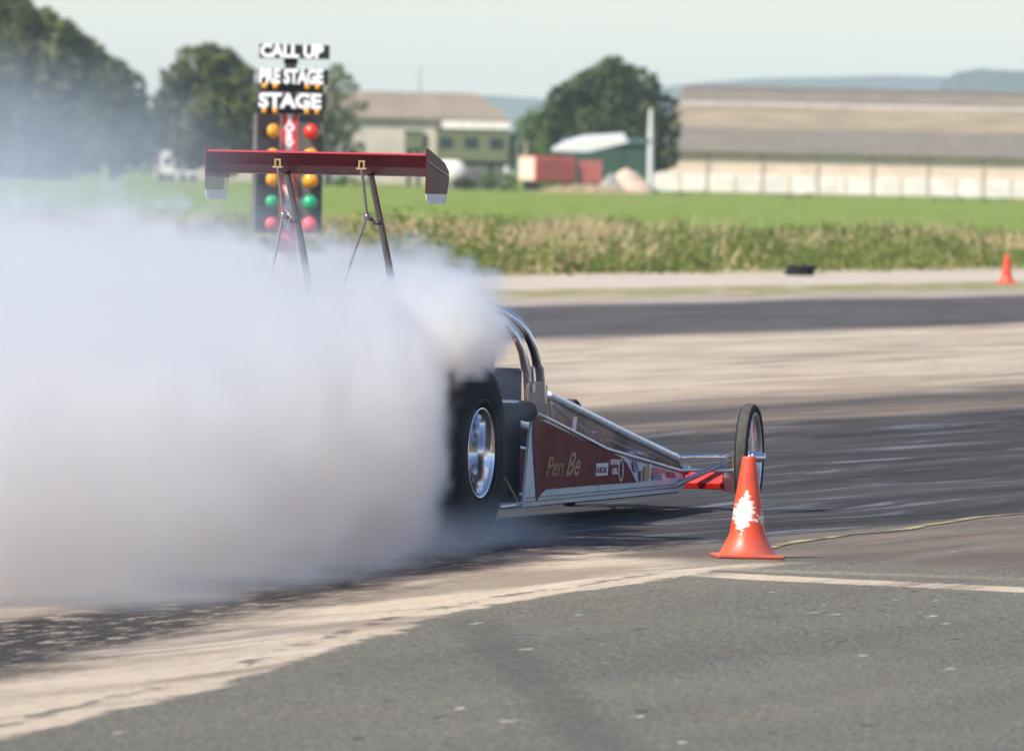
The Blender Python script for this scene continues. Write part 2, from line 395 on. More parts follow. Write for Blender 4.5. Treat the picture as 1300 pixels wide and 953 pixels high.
# tall dry grass and green weeds beyond the verge
def blades(name, n, y0, y1, hmin, hmax, m, label, fn, wid=.05, kind='stuff'):
    Y = y0+(y1-y0)*RNG.random(n)**1.15; X = (RNG.random(n)-.5)*(Y*.10+50)
    P = np.stack([X, Y], 1); keep = fn(P); P = P[keep]; n = len(P)
    B = 4; P = np.repeat(P, B, 0)+RNG.normal(size=(n*B,2))*.16; n *= B
    h = (hmin+(hmax-hmin)*RNG.random(n))*np.clip(.75+1.3*fbm(P[:,0]*.6, P[:,1]*.15, P[:,0]*0+9, 3), .3, 1.5); ang = RNG.random(n)*math.pi; w = wid*(.6+.8*RNG.random(n)); lean = RNG.normal(size=(n,2))*.28*h[:,None]
    dx, dy = np.cos(ang)*w, np.sin(ang)*w
    z = np.zeros(n)-.03
    V = np.stack([np.stack([P[:,0]-dx,P[:,1]-dy,z],1), np.stack([P[:,0]+dx,P[:,1]+dy,z],1),
                  np.stack([P[:,0]+dx*.7+lean[:,0]*.6,P[:,1]+dy*.7+lean[:,1]*.6,h*.65],1), np.stack([P[:,0]+lean[:,0],P[:,1]+lean[:,1],h],1)],1).reshape(-1,3)
    me = bpy.data.meshes.new(name); me.vertices.add(4*n); me.vertices.foreach_set('co', V.astype(np.float32).ravel())
    me.loops.add(4*n); me.loops.foreach_set('vertex_index', np.arange(4*n, dtype=np.int32))
    me.polygons.add(n); me.polygons.foreach_set('loop_start', np.arange(0,4*n,4,dtype=np.int32)); me.materials.append(m); me.update()
    o = bpy.data.objects.new(name, me); C.objects.link(o); return tag(o, label, None, None, kind)
_T = RNG.random((64,64,64))
def vnoise(x, y, z):
    xi, yi, zi = np.floor(x).astype(int), np.floor(y).astype(int), np.floor(z).astype(int)
    fx, fy, fz = x-xi, y-yi, z-zi; fx, fy, fz = [t*t*(3-2*t) for t in (fx, fy, fz)]; r = 0
    for a in (0,1):
        for b in (0,1):
            for c in (0,1):
                r = r+_T[(xi+a)&63,(yi+b)&63,(zi+c)&63]*(fx if a else 1-fx)*(fy if b else 1-fy)*(fz if c else 1-fz)
    return r
def fbm(x, y, z, o=4, g=.5):
    s, a, t = 0, 1, 0
    for i in range(o): s = s+a*(vnoise(x*2**i+17*i, y*2**i+5*i, z*2**i+31*i)-.5); t += a; a *= g
    return s/t*2
cT, sT = math.cos(TH), math.sin(TH)
def vv(P): return P[:,0]*cT-P[:,1]*sT
dry = leaf_mat('dry grass', (.44,.32,.17), (.66,.52,.31), .35)
weed = leaf_mat('green weeds', (.10,.155,.035), (.28,.31,.09), .4)
def patch(P): return fbm(P[:,0]*.16, P[:,1]*.035, P[:,0]*0, 3)
def pick(P, f): return RNG.random(len(P)) < np.clip(f, 0, 1)
def dryf(P):
    v = vv(P); p = patch(P); gap = np.clip((P[:,0]-2.2)/1.5, 0, 1)*np.clip((10.2-P[:,0])/1.5, 0, 1)
    f = np.where(v > -54, 0, np.where(v > -64, 0.42+1.6*p, 1.0+1.6*p-.010*(P[:,1]-225)*(P[:,1] > 225)))
    return pick(P, f*(1-.8*gap))
blades('tall_dry_grass', 95000, 176, 300, .15, .60, dry, 'patchy straw-coloured grass between the verge and green field', dryf, wid=.03)
def mounds(n, y0, y1, vmin, vmax, hmin, hmax, keep):
    Y = y0+(y1-y0)*RNG.random(n*6); X = (RNG.random(n*6)-.5)*(Y*.10+50); P = np.stack([X, Y], 1); v = vv(P)
    k = (v < vmax) & (v > vmin) & pick(P, keep(P)); P = P[k][:n]; out = []
    for x, y in P:
        R_m = RNG.uniform(.35, 1.3); H_m = RNG.uniform(hmin, hmax)*float(np.clip(.85+1.5*fbm(np.array([x*.25]), np.array([y*.05]), np.array([4.2]), 3)[0], .25, 1.6)); q = 95
        a = RNG.random(q)*2*math.pi; rr = R_m*np.sqrt(RNG.random(q)); z = H_m*(1-(rr/R_m)**2)*(.35+.7*RNG.random(q))+.02
        out.append(np.stack([x+rr*np.cos(a), y+rr*np.sin(a), z], 1))
    return np.concatenate(out)
wp = np.concatenate([mounds(900, 172, 250, -61, -52.6, .25, .75, lambda P: .65+1.6*patch(P)+.4*fbm(P[:,0]*.5, P[:,1]*.1, P[:,0]*0, 2)),
    mounds(900, 180, 330, -200, -60, .12, .50, lambda P: -.02-1.4*patch(P)+.8*(P[:,0] > 2.5)*(P[:,0] < 10))])
tag(quads('green_weeds', wp, .095, weed), 'leafy green weeds in uneven mounds along the far verge', None, None, 'stuff')
# ------------------------------------------------------------------ simple materials
M = dict(
 maroon=mat('maroon paint', (.14,.006,.014), .45, var=.1, spec=.05),
 wingm=mat('wing maroon paint', (.085,.005,.010), .3, var=.15, vscale=1.2, coat=.05, spec=.15, bump=.02),
 red=mat('red paint', (.55,.02,.015), .3, coat=.2, spec=.3),
 white=mat('white body paint', (.55,.62,.66), .3, var=.05, coat=.15, spec=.3),
 pin=mat('dark pinstripe', (.03,.04,.06), .4), gold=mat('gold leaf lettering', (.25,.155,.04), .45, metal=.1, var=.5, vscale=14),
 chrome=mat('polished aluminium', (.82,.83,.85), .10, metal=1, var=.04), alu=mat('brushed aluminium', (.62,.62,.63), .32, metal=1),
 steel=mat('tube steel', (.42,.42,.44), .3, metal=1), black=mat('satin black', (.008,.008,.009), .6, spec=.1), rub=mat('tyre rubber', (.018,.018,.019), .8, var=.2, spec=.25),
 rubw=mat('worn tread rubber', (.07,.064,.055), .9, var=.25, vscale=30), bronze=mat('brown anodised panel', (.17,.085,.06), .4, metal=0, spec=.25, var=.15),
 railw=mat('pale painted rail', (.70,.76,.80), .25, var=.04, coat=.4), gun=mat('dull strut steel', (.26,.23,.23), .35, metal=.7), plum=mat('plum inner panel', (.05,.016,.034), .7, spec=.02), brass=mat('brass bracket', (.50,.34,.14), .3, metal=.8), dark=mat('dark engine metal', (.05,.05,.055), .45, metal=.6),
 decalw=mat('sticker white', (.62,.60,.58), .4), decalb=mat('sticker blue', (.06,.09,.26), .4), decalr=mat('sticker red', (.5,.03,.05), .4), decalo=mat('sticker ochre', (.42,.22,.05), .4),
 lite=mat('pale end plate', (.62,.62,.66), .3, var=.08),
)
def clear_mat(name, tint, gl=.12, alpha=.75):
    m, nt, b = new_mat(name); nt.n.remove(b)
    t = nt.node('ShaderNodeBsdfTransparent'); t.inputs[0].default_value = tint+(1,)
    gsh = nt.node('ShaderNodeBsdfGlossy'); gsh.inputs['Roughness'].default_value = .06; gsh.inputs[0].default_value = (1,1,1,1)
    fr = nt.node('ShaderNodeFresnel'); fr.inputs[0].default_value = 1.5
    mx = nt.node('ShaderNodeMixShader'); nt.put(mx.inputs[0], nt.m('ADD', fr.outputs[0], gl, clamp=True))
    nt.l.new(t.outputs[0], mx.inputs[1]); nt.l.new(gsh.outputs[0], mx.inputs[2]); nt.l.new(mx.outputs[0], m.node_tree.nodes['Material Output'].inputs[0]); return m
M['clear'] = clear_mat('clear side screen', (.84,.78,.84), -.14)
M['smoked'] = clear_mat('clear spill plate', (.80,.72,.80), .10)
# ------------------------------------------------------------------ dragster
CAR = Vector((-.94, 51.35, 0)); CM = Matrix.Translation(CAR) @ TR; CI = CM.inverted()
def loc_plane(px, py, n, c):
    """pixel -> point of the plane n.p = c, in the car's own frame"""
    o = CI @ Vector((0,0,EYE)); d = (CI.to_3x3() @ ray(px, py)); n = Vector(n)
    return o+d*((c-n.dot(o))/n.dot(d))
car = empty('dragster', CAR, -TH)
tag(car, 'maroon rear-engined dragster burning out, half hidden in its own tyre smoke', 'dragster')
SN, SC = (1, .034, 0), .30+.034*2.6
def sp(px, py, out=0): return loc_plane(px, py, SN, SC+out)
# side panels
def side_layers(b, flip=1, proud=True):
    fx = lambda P: [(p.x*flip, p.y, p.z) for p in P]
    base = [sp(664,643), sp(672,556), sp(676,527), sp(770,571), sp(800,583), sp(866,600), sp(872,612), sp(866,623), sp(790,631)]
    b.prism(fx(base), (-.012*flip,0,0), 0)
    if not proud:
        return
    mar = [sp(676,528,.002), sp(770,572,.002), sp(788,580,.002), sp(795,587,.002), sp(808,612,.002), sp(750,616,.002), sp(693,621,.002), sp(687,626,.002), sp(681,636,.002), sp(676,560,.002)]
    b.prism(fx(mar), (.0025*flip,0,0), 1)
    for (a, c, w) in (((667,637),(858,618.5),.6), ((667,632),(690,630),.5), ((690,630),(858,614.5),.5)):
        q = [sp(a[0],a[1]-w,.002), sp(c[0],c[1]-w,.002), sp(c[0],c[1]+w,.002), sp(a[0],a[1]+w,.002)]
        b.prism(fx(q), (.004*flip,0,0), 2)
sb = MB(); side_layers(sb)
side = sb.build('side_panel', [M['white'], M['maroon'], M['pin']], car)
def panel_text(name, body, px, py, hpx, m, wpx, shear=0, out=.005, bold=0):
    p = sp(px, py, out); q = sp(px+wpx, py, out); h = hpx/250.0
    xa = (q-p); W = xa.length; xa.normalize(); za = Vector((0,0,1)); na = xa.cross(za)
    mt = Matrix((xa.to_4d(), za.to_4d(), na.to_4d(), Vector((0,0,0,1)))).transposed()
    mt[3][0] = mt[3][1] = mt[3][2] = 0; mt[0][3], mt[1][3], mt[2][3] = p; mt[3][3] = 1
    return text_obj(name, body, h*1.38, m, side, mt, extrude=.0012, shear=shear, width=W, bold=bold)
panel_text('lettering', 'Pen', 693, 604, 26, M['gold'], 22, .45)
panel_text('lettering', 'Be', 718, 603, 31, M['gold'], 19, .6, bold=.002)
def deco(name, poly, m, out=.005, th=.002):
    b = MB(); b.prism([sp(x, y, out) for x, y in poly], (th,0,0)); return b.build(name, m, side)
deco('sticker', [(757,588),(772,587),(771,603),(756,604)], M['decalw'])
panel_text('lettering', 'LUCAS', 758, 600, 8, M['maroon'], 12, 0, out=.0085)
panel_text('lettering', 'MOTOR', 775, 589, 6, M['decalw'], 11, .1, bold=.003)
panel_text('lettering', 'OIL', 777, 601, 7, M['decalw'], 7, .1, bold=.003)
b = MB(); ring = []
for k in range(24):
    a = k*2*math.pi/24; ring.append(((788+3.2*math.cos(a), 596.5+14.5*math.sin(a)), (788+2.2*math.cos(a), 596.5+12.5*math.sin(a))))
for k in range(24):
    (o1, i1), (o2, i2) = ring[k], ring[(k+1) % 24]
    b.prism([sp(*o1, .005), sp(*o2, .005), sp(*i2, .005), sp(*i1, .005)], (.002,0,0))
b.build('ring_logo', M['decalw'], side)
deco('sticker', [(803,585),(808,585),(811,595),(806,600),(803,594)], M['decalb'])
deco('sticker', [(811,598),(814,597),(814,611),(812,612)], M['pin'])
deco('sticker', [(819,592),(824,592),(825,602),(822,611),(818,611),(817,600)], M['decalo'])
deco('sticker', [(828,593),(845,596),(846,601),(828,601)], M['decalr'])
deco('sticker', [(828,602),(840,602),(840,609),(828,609)], M['decalb'])
deco('sticker', [(847,598),(856,600),(858,606),(848,606)], M['decalr'])
deco('sticker', [(824,588),(827,588),(827,600),(824,600)], M['decalw'])
lb = MB(); side_layers(lb, -1, False)
lb.build('side_panel', [M['maroon']], car)
# floor pan and nose
def row(px_a, py_a, px_b, py_b, n=2): 
    return [sp(px_a+(px_b-px_a)*k/(n-1), py_a+(py_b-py_a)*k/(n-1)) for k in range(n)]
b = MB(); f1 = [sp(664,641), sp(790,629.5), sp(866,621.5)]
b.add([(p.x-.013,p.y,p.z) for p in f1]+[(-p.x+.013,p.y,p.z) for p in f1], [(0,1,4,3),(1,2,5,4)]); b.build('floor_pan', M['black'], car)
# frame rails
MID = [sp(681,524), sp(770,570), sp(869,599)]; TOP = [sp(696,501), sp(745,525), sp(800,553), sp(859,581)]
def rail(name, pts, r, m, both=True, inset=.0):
    for s_ in ((1,-1) if both else (1,)):
        b = MB(); b.tube([((p.x-inset)*s_, p.y, p.z) for p in pts], r, 10); b.build(name, m, car)
rail('top_rail', TOP, .020, M['railw'])
rail('mid_rail', MID, .011, M['alu'], inset=.0)
BOT = [sp(640,644), sp(664,641), sp(790,630), sp(866,622)]
rail('bottom_rail', BOT, .014, M['steel'], inset=.03)
# lower frame behind the seat: between the rear tyre and the panel
rear_low = [(.27, -.1, .14), (.27, 1.4, .12), (.27, sp(664,641).y, sp(664,641).z)]
for s_ in (1,-1):
    b = MB(); b.tube([(x*s_, y, z) for x, y, z in rear_low], .017, 10); b.build('bottom_rail', M['steel'], car)
    b = MB(); b.tube([(.27*s_,-.15,.60),(.28*s_,1.2,.66),(.28*s_,2.55,.62)], .017, 10); b.build('frame_rail', M['steel'], car)
    b = MB(); b.tube([(.275*s_,1.55,.60),(.275*s_,2.45,.13)], .006, 8); b.build('diagonal_rod', M['brass'], car)
    for y in (-.1, .5, 1.15, 1.9):
        b = MB(); b.tube([(.27*s_,y,.13),(.275*s_,y+.05,.62)], .014, 8); b.build('frame_upright', M['steel'], car)
# dark tub and firewall round the driver's seat
b = MB(); b.prism([(.24,1.75,.14),(.24,2.62,.12),(.24,2.62,.80),(.24,2.25,.74),(.24,1.95,.60)], (-.48,0,0)); b.build('seat_tub', M['black'], car, bevel=.02)
b = MB(); b.box(-.16,.16,2.28,2.42,.70,.98); b.build('headrest', M['decalr'], car, bevel=.04)
b = MB(); b.tube([(.20,2.5,.60),(.34,2.35,.585)], .045, 14); b.tube([(.34,2.35,.585),(.36,2.33,.584)], .052, 14); b.build('intake_tube', M['black'], car)
# bronze cockpit post panel
b = MB(); q = [sp(673,487,.01), sp(677,484,.01), sp(690,484,.01), sp(695,489,.01), sp(696,520,.01), sp(693,533,.01), sp(676,528,.01), sp(672,520,.01)]
b.prism(q, (-.03,0,0)); cp = b.build('cockpit_panel', M['bronze'], car, bevel=.006)
b = MB(); q = [sp(675,487,.013), sp(679,486,.013), sp(679,497,.013), sp(675,498,.013)]; b.prism(q, (.004,0,0)); b.build('hinge', M['chrome'], cp)
# roll cage: two polished hoops with struts
def hoop(y0, dy, w, zt, z0, r, m, name='cage_hoop'):
    pts = [(w, y0, z0), (w, y0+dy*.2, z0+.18)]
    for k in range(13):
        a = k/12*math.pi; pts.append((w*math.copysign(abs(math.cos(a))**.8, math.cos(a)), y0+dy*(.35+.65*math.sin(a)), zt-(.30)+.30*abs(math.sin(a))**.9))
    pts += [(-w, y0+dy*.2, z0+.18), (-w, y0, z0)]
    b = MB(); b.tube(pts, r, 14); return b.build(name, m, car)
hoop(2.58, -.22, .285, 1.10, .60, .020, M['chrome']); hoop(2.82, -.30, .288, 1.115, .62, .021, M['chrome'])
hoop(2.70, -.26, .275, 1.075, .62, .012, M['alu'])
def cage_band(y0, dy, w, zt, z0, ya, yb, m, t0, t1, name):
    P_ = []
    for k in range(41):
        a = k/40*math.pi; P_.append((w*math.copysign(abs(math.cos(a))**.8, math.cos(a)), dy*(.35+.65*math.sin(a)), zt-.30+.30*abs(math.sin(a))**.9))
    P_ = [(w, 0, z0), (w, dy*.2, z0+.18)]+P_+[(-w, dy*.2, z0+.18), (-w, 0, z0)]
    P_ = P_[t0:t1]; b = MB(); vs = []
    for x, y, z in P_: vs += [(x, y0+y+ya, z), (x, y0+y+yb, z), (x*.965, y0+y+yb, z-.004), (x*.965, y0+y+ya, z-.004)]
    n = len(P_); b.add(vs, [(i*4+k, i*4+(k+1) % 4, i*4+4+(k+1) % 4, i*4+4+k) for i in range(n-1) for k in range(4)]+[(0,1,2,3),(n*4-4,n*4-3,n*4-2,n*4-1)], 0, True)
    return b.build(name, M[m], car)
for (ta, tb) in ((0, 9), (36, 45)):
    cage_band(2.58, -.22, .290, 1.10, .60, -.05, .015, 'bronze', ta, tb, 'cage_strip'); cage_band(2.82, -.30, .293, 1.115, .62, -.075, -.005, 'black', ta, tb, 'cage_padding')
    cage_band(2.82, -.30, .294, 1.115, .62, .0, .05, 'bronze', ta, tb, 'cage_strip')
# clear side screens, inner bits seen through them
for s_ in (1,-1):
    b = MB(); P_ = [TOP[0], TOP[1], TOP[2], TOP[3], MID[2], MID[1], sp(696,531)]
    b.prism([(p.x*s_, p.y, p.z) for p in P_], (-.004*s_,0,0)); b.build('side_screen', M['clear'] if s_ > 0 else M['plum'], car)
b = MB()
for (px, py, r) in ((752,557,.035),(757,552,.03),(770,566,.03),(764,560,.022)):
    p = sp(px, py, -.06); b.lathe([(-.03,0),(-.03,r),(.02,r),(.03,r*.5),(.03,0)], p, 'X', 14)
b.tube([sp(748,556,-.05), sp(760,548,-.07), sp(775,566,-.06)], .008, 8)
b.build('steering_linkage', M['chrome'], car)
b = MB(); b.tube([sp(700,512,-.10), sp(745,548,-.12), sp(830,583,-.12)], .012, 8); b.build('fuel_line', M['alu'], car)
for (xa, ya, xb, yb) in ((731,529,729,549),(697,507,700,530)):
    b = MB(); b.tube([sp(xa,ya,-.006), sp(xb,yb,-.006)], .007, 8); b.build('screen_brace', M['alu'], car)
nb = MB(); a_, b_, c_ = sp(859,583), sp(869,600), sp(872,612); d_ = sp(866,622)
rows = [[(p.x, p.y, p.z) for p in (a_, b_, c_, d_)], [(p.x*.4, p.y+.07, p.z) for p in (a_, b_, c_, d_)], [(-p.x*.4, p.y+.07, p.z) for p in (a_, b_, c_, d_)], [(-p.x, p.y, p.z) for p in (a_, b_, c_, d_)]]
nb.add([p for r in rows for p in r], [(i*4+k, (i+1)*4+k, (i+1)*4+k+1, i*4+k+1) for i in range(3) for k in range(3)], 0, True); nb.build('nose', M['pin'], car)
# wheels
def rear_wheel(cx, s_):
    w = empty('rear_wheel', (cx, 0, .435), 0, car)
    t = MB(); W = .185
    prof = [(-.150,.215),(-.180,.25),(-W,.31),(-.182,.37),(-.172,.41),(-.155,.428),(-.12,.434),(0,.436),(.12,.434),(.155,.428),(.172,.41),(.182,.37),(W,.31),(.180,.25),(.150,.215)]
    t.lathe([p for p in prof], (0,0,0), 'X', 72, 0)
    tt = t.build('tyre', [M['rub']], w)
    b = MB(); b.lathe([(.178,.252),(.1835,.253),(.1835,.26),(.178,.261)], (0,0,0), 'X', 72); b.build('sidewall_ring', M['rubw'], tt)
    r = MB(); o_ = .168*s_
    r.lathe([(o_,.220),(o_+.006*s_,.217),(o_+.005*s_,.210),(o_-.015*s_,.200),(.03*s_,.192),(-.12*s_,.20),(-.15*s_,.215)], (0,0,0), 'X', 72, 0)
    rim = r.build('rim', M['chrome'], w)
    h = MB(); h.lathe([(.0,.192),(.005*s_,.17),(.03*s_,.10),(.055*s_,.06),(.085*s_,.05),(.09*s_,0)], (0,0,0), 'X', 48, 0); h.build('hub', M['chrome'], rim)
    for k in range(5):
        a = k*2*math.pi/5+.4; d = MB()
        m_ = Matrix.Rotation(a, 4, 'X')
        d.prism([m_ @ Vector(p) for p in ((.03*s_,-.028,.05),(.03*s_,.028,.05),(.012*s_,.045,.19),(.012*s_,-.045,.19))], (.022*s_,0,0)); d.build('spoke', M['chrome'], rim, bevel=.004)
    return w
rear_wheel(.665, 1); rear_wheel(-.665, -1)
def front_wheel(cx, s_):
    w = empty('front_wheel', (cx, 5.95, .287), R_(6), car)
    t = MB(); t.lathe([(-.026,.238),(-.036,.255),(-.036,.270),(-.026,.283),(0,.287),(.026,.283),(.036,.270),(.036,.255),(.026,.238)], (0,0,0), 'X', 64); tt = t.build('tyre', M['rub'], w)
    t = MB(); t.lathe([(-.024,.2845),(-.012,.2875),(.012,.2875),(.024,.2845)], (0,0,0), 'X', 64); t.build('tread', M['rubw'], tt)
    r = MB(); r.lathe([(-.030,.240),(-.031,.232),(-.02,.222),(0,.215),(.02,.222),(.031,.232),(.030,.240)], (0,0,0), 'X', 64); rim = r.build('rim', M['alu'], w)
    for k in range(24):
        a = k*math.pi/12; b = MB(); e = .018 if k % 2 else -.018; a2 = a+(.22 if k % 4 < 2 else -.22)
        b.tube([(e, .028*math.cos(a2), .028*math.sin(a2)), (0, .217*math.cos(a), .217*math.sin(a))], .0022, 5); b.build('spoke', M['chrome'], rim)
    h = MB(); h.lathe([(-.045,0),(-.045,.02),(-.03,.022),(-.028,.034),(-.016,.034),(-.014,.022),(.014,.022),(.016,.034),(.028,.034),(.03,.026),(.085,.024),(.088,.0)], (0,0,0), 'X', 24); h.build('hub', M['chrome'], rim)
    return w
front_wheel(.50, 1); front_wheel(-.50, -1)
# front suspension
def fx_px(px, py, y): return loc_plane(px, py, (0,1,0), y)
b = MB(); A_ = fx_px(862,580,5.80); B_ = fx_px(932,577.5,5.93); b.tube([A_, B_], .011, 10); b.build('steering_arm', M['chrome'], car)
b = MB(); b.tube([fx_px(853,596,5.72), fx_px(932,597,5.93)], .011, 10); b.lathe([(-.012,.0),(-.012,.024),(.012,.024),(.012,0)], fx_px(872,597,5.80), 'X', 12); b.build('front_axle', M['chrome'], car)
b = MB(); b.tube([fx_px(846,621,5.55), fx_px(926,584,5.92)], .014, 10); b.build('radius_rod', M['steel'], car)
b = MB(); b.tube([fx_px(931,573,5.93), fx_px(931,600,5.93)], .011, 10); b.build('kingpin', M['brass'], car)
for nm, dz, m_ in (('steering_arm', A_.z, 'chrome'), ('front_axle', .215, 'chrome')):
    b = MB(); b.tube([(-A_.x, 5.80, dz), (-.47, 5.93, dz)], .011, 10); b.build(nm, M[m_], car)
b = MB(); b.tube([(-.18,5.5,.10),(-.46,5.93,.27)], .014, 10); b.build('radius_rod', M['steel'], car)
b = MB(); b.tube([(-.47,5.93,.19),(-.47,5.93,.30)], .016, 10); b.build('kingpin', M['brass'], car)
# front wing under the nose
wy = 5.95
p1 = fx_px(858,612,wy); p2 = fx_px(921,611,wy)
b = MB(); x0, x1 = -p2.x, p2.x; zt, zb = fx_px(921,599,wy).z, fx_px(921,620,wy).z
b.prism([(x0,wy-.02,zb-.005),(x0,wy-.03,zb+.025),(x0,wy-.01,zt),(x0,wy+.12,zb+.05),(x0,wy+.3,zb+.01)], (x1-x0,0,0)); fw = b.build('front_wing', M['red'], car, bevel=.004)
for s_ in (1,-1):
    b = MB(); e = fx_px(922,600,wy); X = p2.x*s_
    b.prism([(X,wy-.06,zt+.005),(X,wy-.05,zb-.01),(X,wy+.34,zb-.045),(X,wy+.38,zb-.03),(X,wy+.34,zb+.03),(X,wy+.05,zt+.008)], (.006*s_,0,0)); b.build('end_plate', M['red'], fw)
# ---- rear wing
WR = lambda px, py: loc_plane(px, py, (0,1,0), 0.0)
zl, zr = WR(300,190).z, WR(540,200).z; ztop = (zl+zr)/2
zbot = ztop-.092
hw = .556; wo = -.026
b = MB(); sec = [(0.0,ztop),(.004,ztop+.006),(.10,ztop-.035),(.24,ztop-.075),(.36,ztop-.085),(.385,ztop-.10),(.36,zbot-.005),(.22,zbot+.0),(.10,ztop-.055),(.02,ztop-.018)]
sec = [(0,ztop),(.008,ztop+.004),(.15,ztop-.045),(.31,ztop-.078),(.335,ztop-.096),(.31,zbot-.012),(.18,ztop-.10),(.08,ztop-.06)]
b.prism([(wo-hw,y,z) for y, z in sec], (2*hw,0,0)); wing = b.build('rear_wing', M['wingm'], car)
b = MB(); b.box(wo-hw,wo+hw,-.005,-.001,ztop-.001,ztop+.0075); b.build('trim_lip', M['decalr'], wing)  # wing lip in lighter red: the top edge's highlight painted into it
for s_ in (1,-1):
    X = wo+(hw+.001)*s_
    pol = [(-.015,ztop+.032),(.02,ztop+.03),(.28,ztop-.035),(.345,ztop-.075),(.35,ztop-.115),(.30,ztop-.232),(.06,ztop-.232),(.0,ztop-.215),(-.015,ztop-.18)]
    def cut(p, z0, hi):
        out = []
        for i in range(len(p)):
            a, c = p[i], p[(i+1) % len(p)]; ia, ic = (a[1] >= z0) == hi, (c[1] >= z0) == hi
            if ia: out.append(a)
            if ia != ic: t = (z0-a[1])/(c[1]-a[1]); out.append((a[0]+(c[0]-a[0])*t, z0))
        return out
    b = MB(); zc = ztop-(.185 if s_ > 0 else .125)
    b.prism([(X,y,z) for y, z in cut(pol, zc, True)], (.006*s_,0,0), 0)
    low = cut(pol, zc, False)
    b.prism([(X,y,z) for y, z in cut(low, ztop-.185, True)] if s_ < 0 else [(X,y,z) for y, z in low], (.006*s_,0,0), 1 if s_ < 0 else 2)
    if s_ < 0: b.prism([(X,y,z) for y, z in cut(low, ztop-.185, False)], (.006*s_,0,0), 2)
    ep = b.build('end_plate', [M['wingm'], M['smoked'], M['lite']], wing)
    b = MB(); b.tube([(X+.008*s_,0.0,ztop-.03),(X+.008*s_,.34,ztop-.10)], .003, 6); b.build('edge_strip', M['alu'], ep)
    # bracket and struts
    xb = -.01+.213*s_
    b = MB(); b.box(xb-.016,xb-.008,-.004,.01,ztop-.066,ztop-.030); b.box(xb+.008,xb+.016,-.004,.01,ztop-.066,ztop-.030); b.box(xb-.0079,xb+.0079,-.003,.009,ztop-.038,ztop-.031); b.box(xb-.026,xb+.026,-.008,.012,ztop-.074,ztop-.0661); b.build('bracket', M['brass'], wing)
    b = MB(); b.tube([(xb,.0,ztop-.07),(xb+.0,.10,ztop-.30)], .0075, 8); b.lathe([(-.014,0),(-.014,.016),(.014,.016),(.014,0)], (xb,.10,ztop-.30), 'X', 10); b.build('adjuster_strut', M['gun'], wing)
    b = MB(); b.tube([(xb,.13,ztop-.10),(xb,.36,ztop-.42),(xb+.01*s_,.86,.62)], .010, 10); b.build('wing_strut', M['gun'], wing)
    b = MB(); b.tube([(xb,.17,ztop-.10),(xb,.41,ztop-.42),(xb+.01*s_,.95,.62)], .009, 10); b.build('wing_strut', M['bronze'], wing)
    b = MB(); b.tube([(xb,.10,ztop-.30),(xb-.03*s_,-.20,ztop-.66),(xb-.05*s_,-.46,.56)], .007, 8); b.build('brace_strut', M['gun'], wing)
    b = MB(); b.tube([(xb,.10,ztop-.30),(xb,.17,ztop-.315)], .012, 8); b.lathe([(-.02,0),(-.02,.012),(.02,.012),(.02,0)], (xb+.01,.24,ztop-.33), 'X', 8); b.build('strut_clamp', M['dark'], wing)
# ---- engine and rear axle, seen faintly through the smoke
eng = empty('engine', (0,1.0,.42), 0, car)
b = MB(); b.box(-.13,.13,-.38,.38,-.2,.06); b.prism([(-.13,-.38,.06),(-.30,-.38,.22),(-.22,-.38,.30),(0,-.38,.12),(.22,-.38,.30),(.30,-.38,.22),(.13,-.38,.06)], (0,.76,0)); b.build('block', M['dark'], eng, bevel=.01)
for s_ in (1,-1):
    b = MB(); m_ = Matrix.Translation((.27*s_,0,.27)) @ Matrix.Rotation(R_(45)*s_, 4, 'Y'); b.box(-.06,.06,-.34,.34,-.03,.03, mtx=m_); b.build('valve_cover', M['chrome'], eng, bevel=.01)
    for k in range(4):
        y = -.26+k*.17; b = MB(); b.tube([(.20*s_,y,.12),(.36*s_,y-.02,.08),(.42*s_,y-.07,.18),(.44*s_,y-.10,.38)], .022, 10); b.build('exhaust_pipe', M['steel'], eng)
b = MB(); b.box(-.12,.12,-.3,.3,.24,.36); b.build('intake_manifold', M['alu'], eng, bevel=.02)
b = MB(); b.prism([(-.16,.30,.36),(.16,.30,.36),(.16,.30,.54),(-.16,.30,.54)], (0,-.5,-.04)); b.build('air_scoop', M['chrome'], eng, bevel=.03)
b = MB(); b.tube([(-.5,0,.435),(-.12,0,.435)], .045, 14); b.tube([(.12,0,.435),(.5,0,.435)], .045, 14); b.lathe([(-.13,.05),(-.10,.10),(-.03,.15),(.03,.15),(.10,.10),(.13,.05)], (0,0,.435), 'X', 24); b.build('rear_axle', M['alu'], car)
b = MB(); b.lathe([(-.30,0),(-.30,.10),(-.10,.12),(-.06,.05),(-.06,0)], (0,-.02,.62), 'Y', 20); b.build('parachute_pack', M['decalr'], car)
b = MB(); b.box(-.05,.42,-.30,-.285,.345,.36); b.tube([(-.3,-.28,.30),(.3,-.28,.30)], .015, 8); b.build('push_bar', M['chrome'], car)
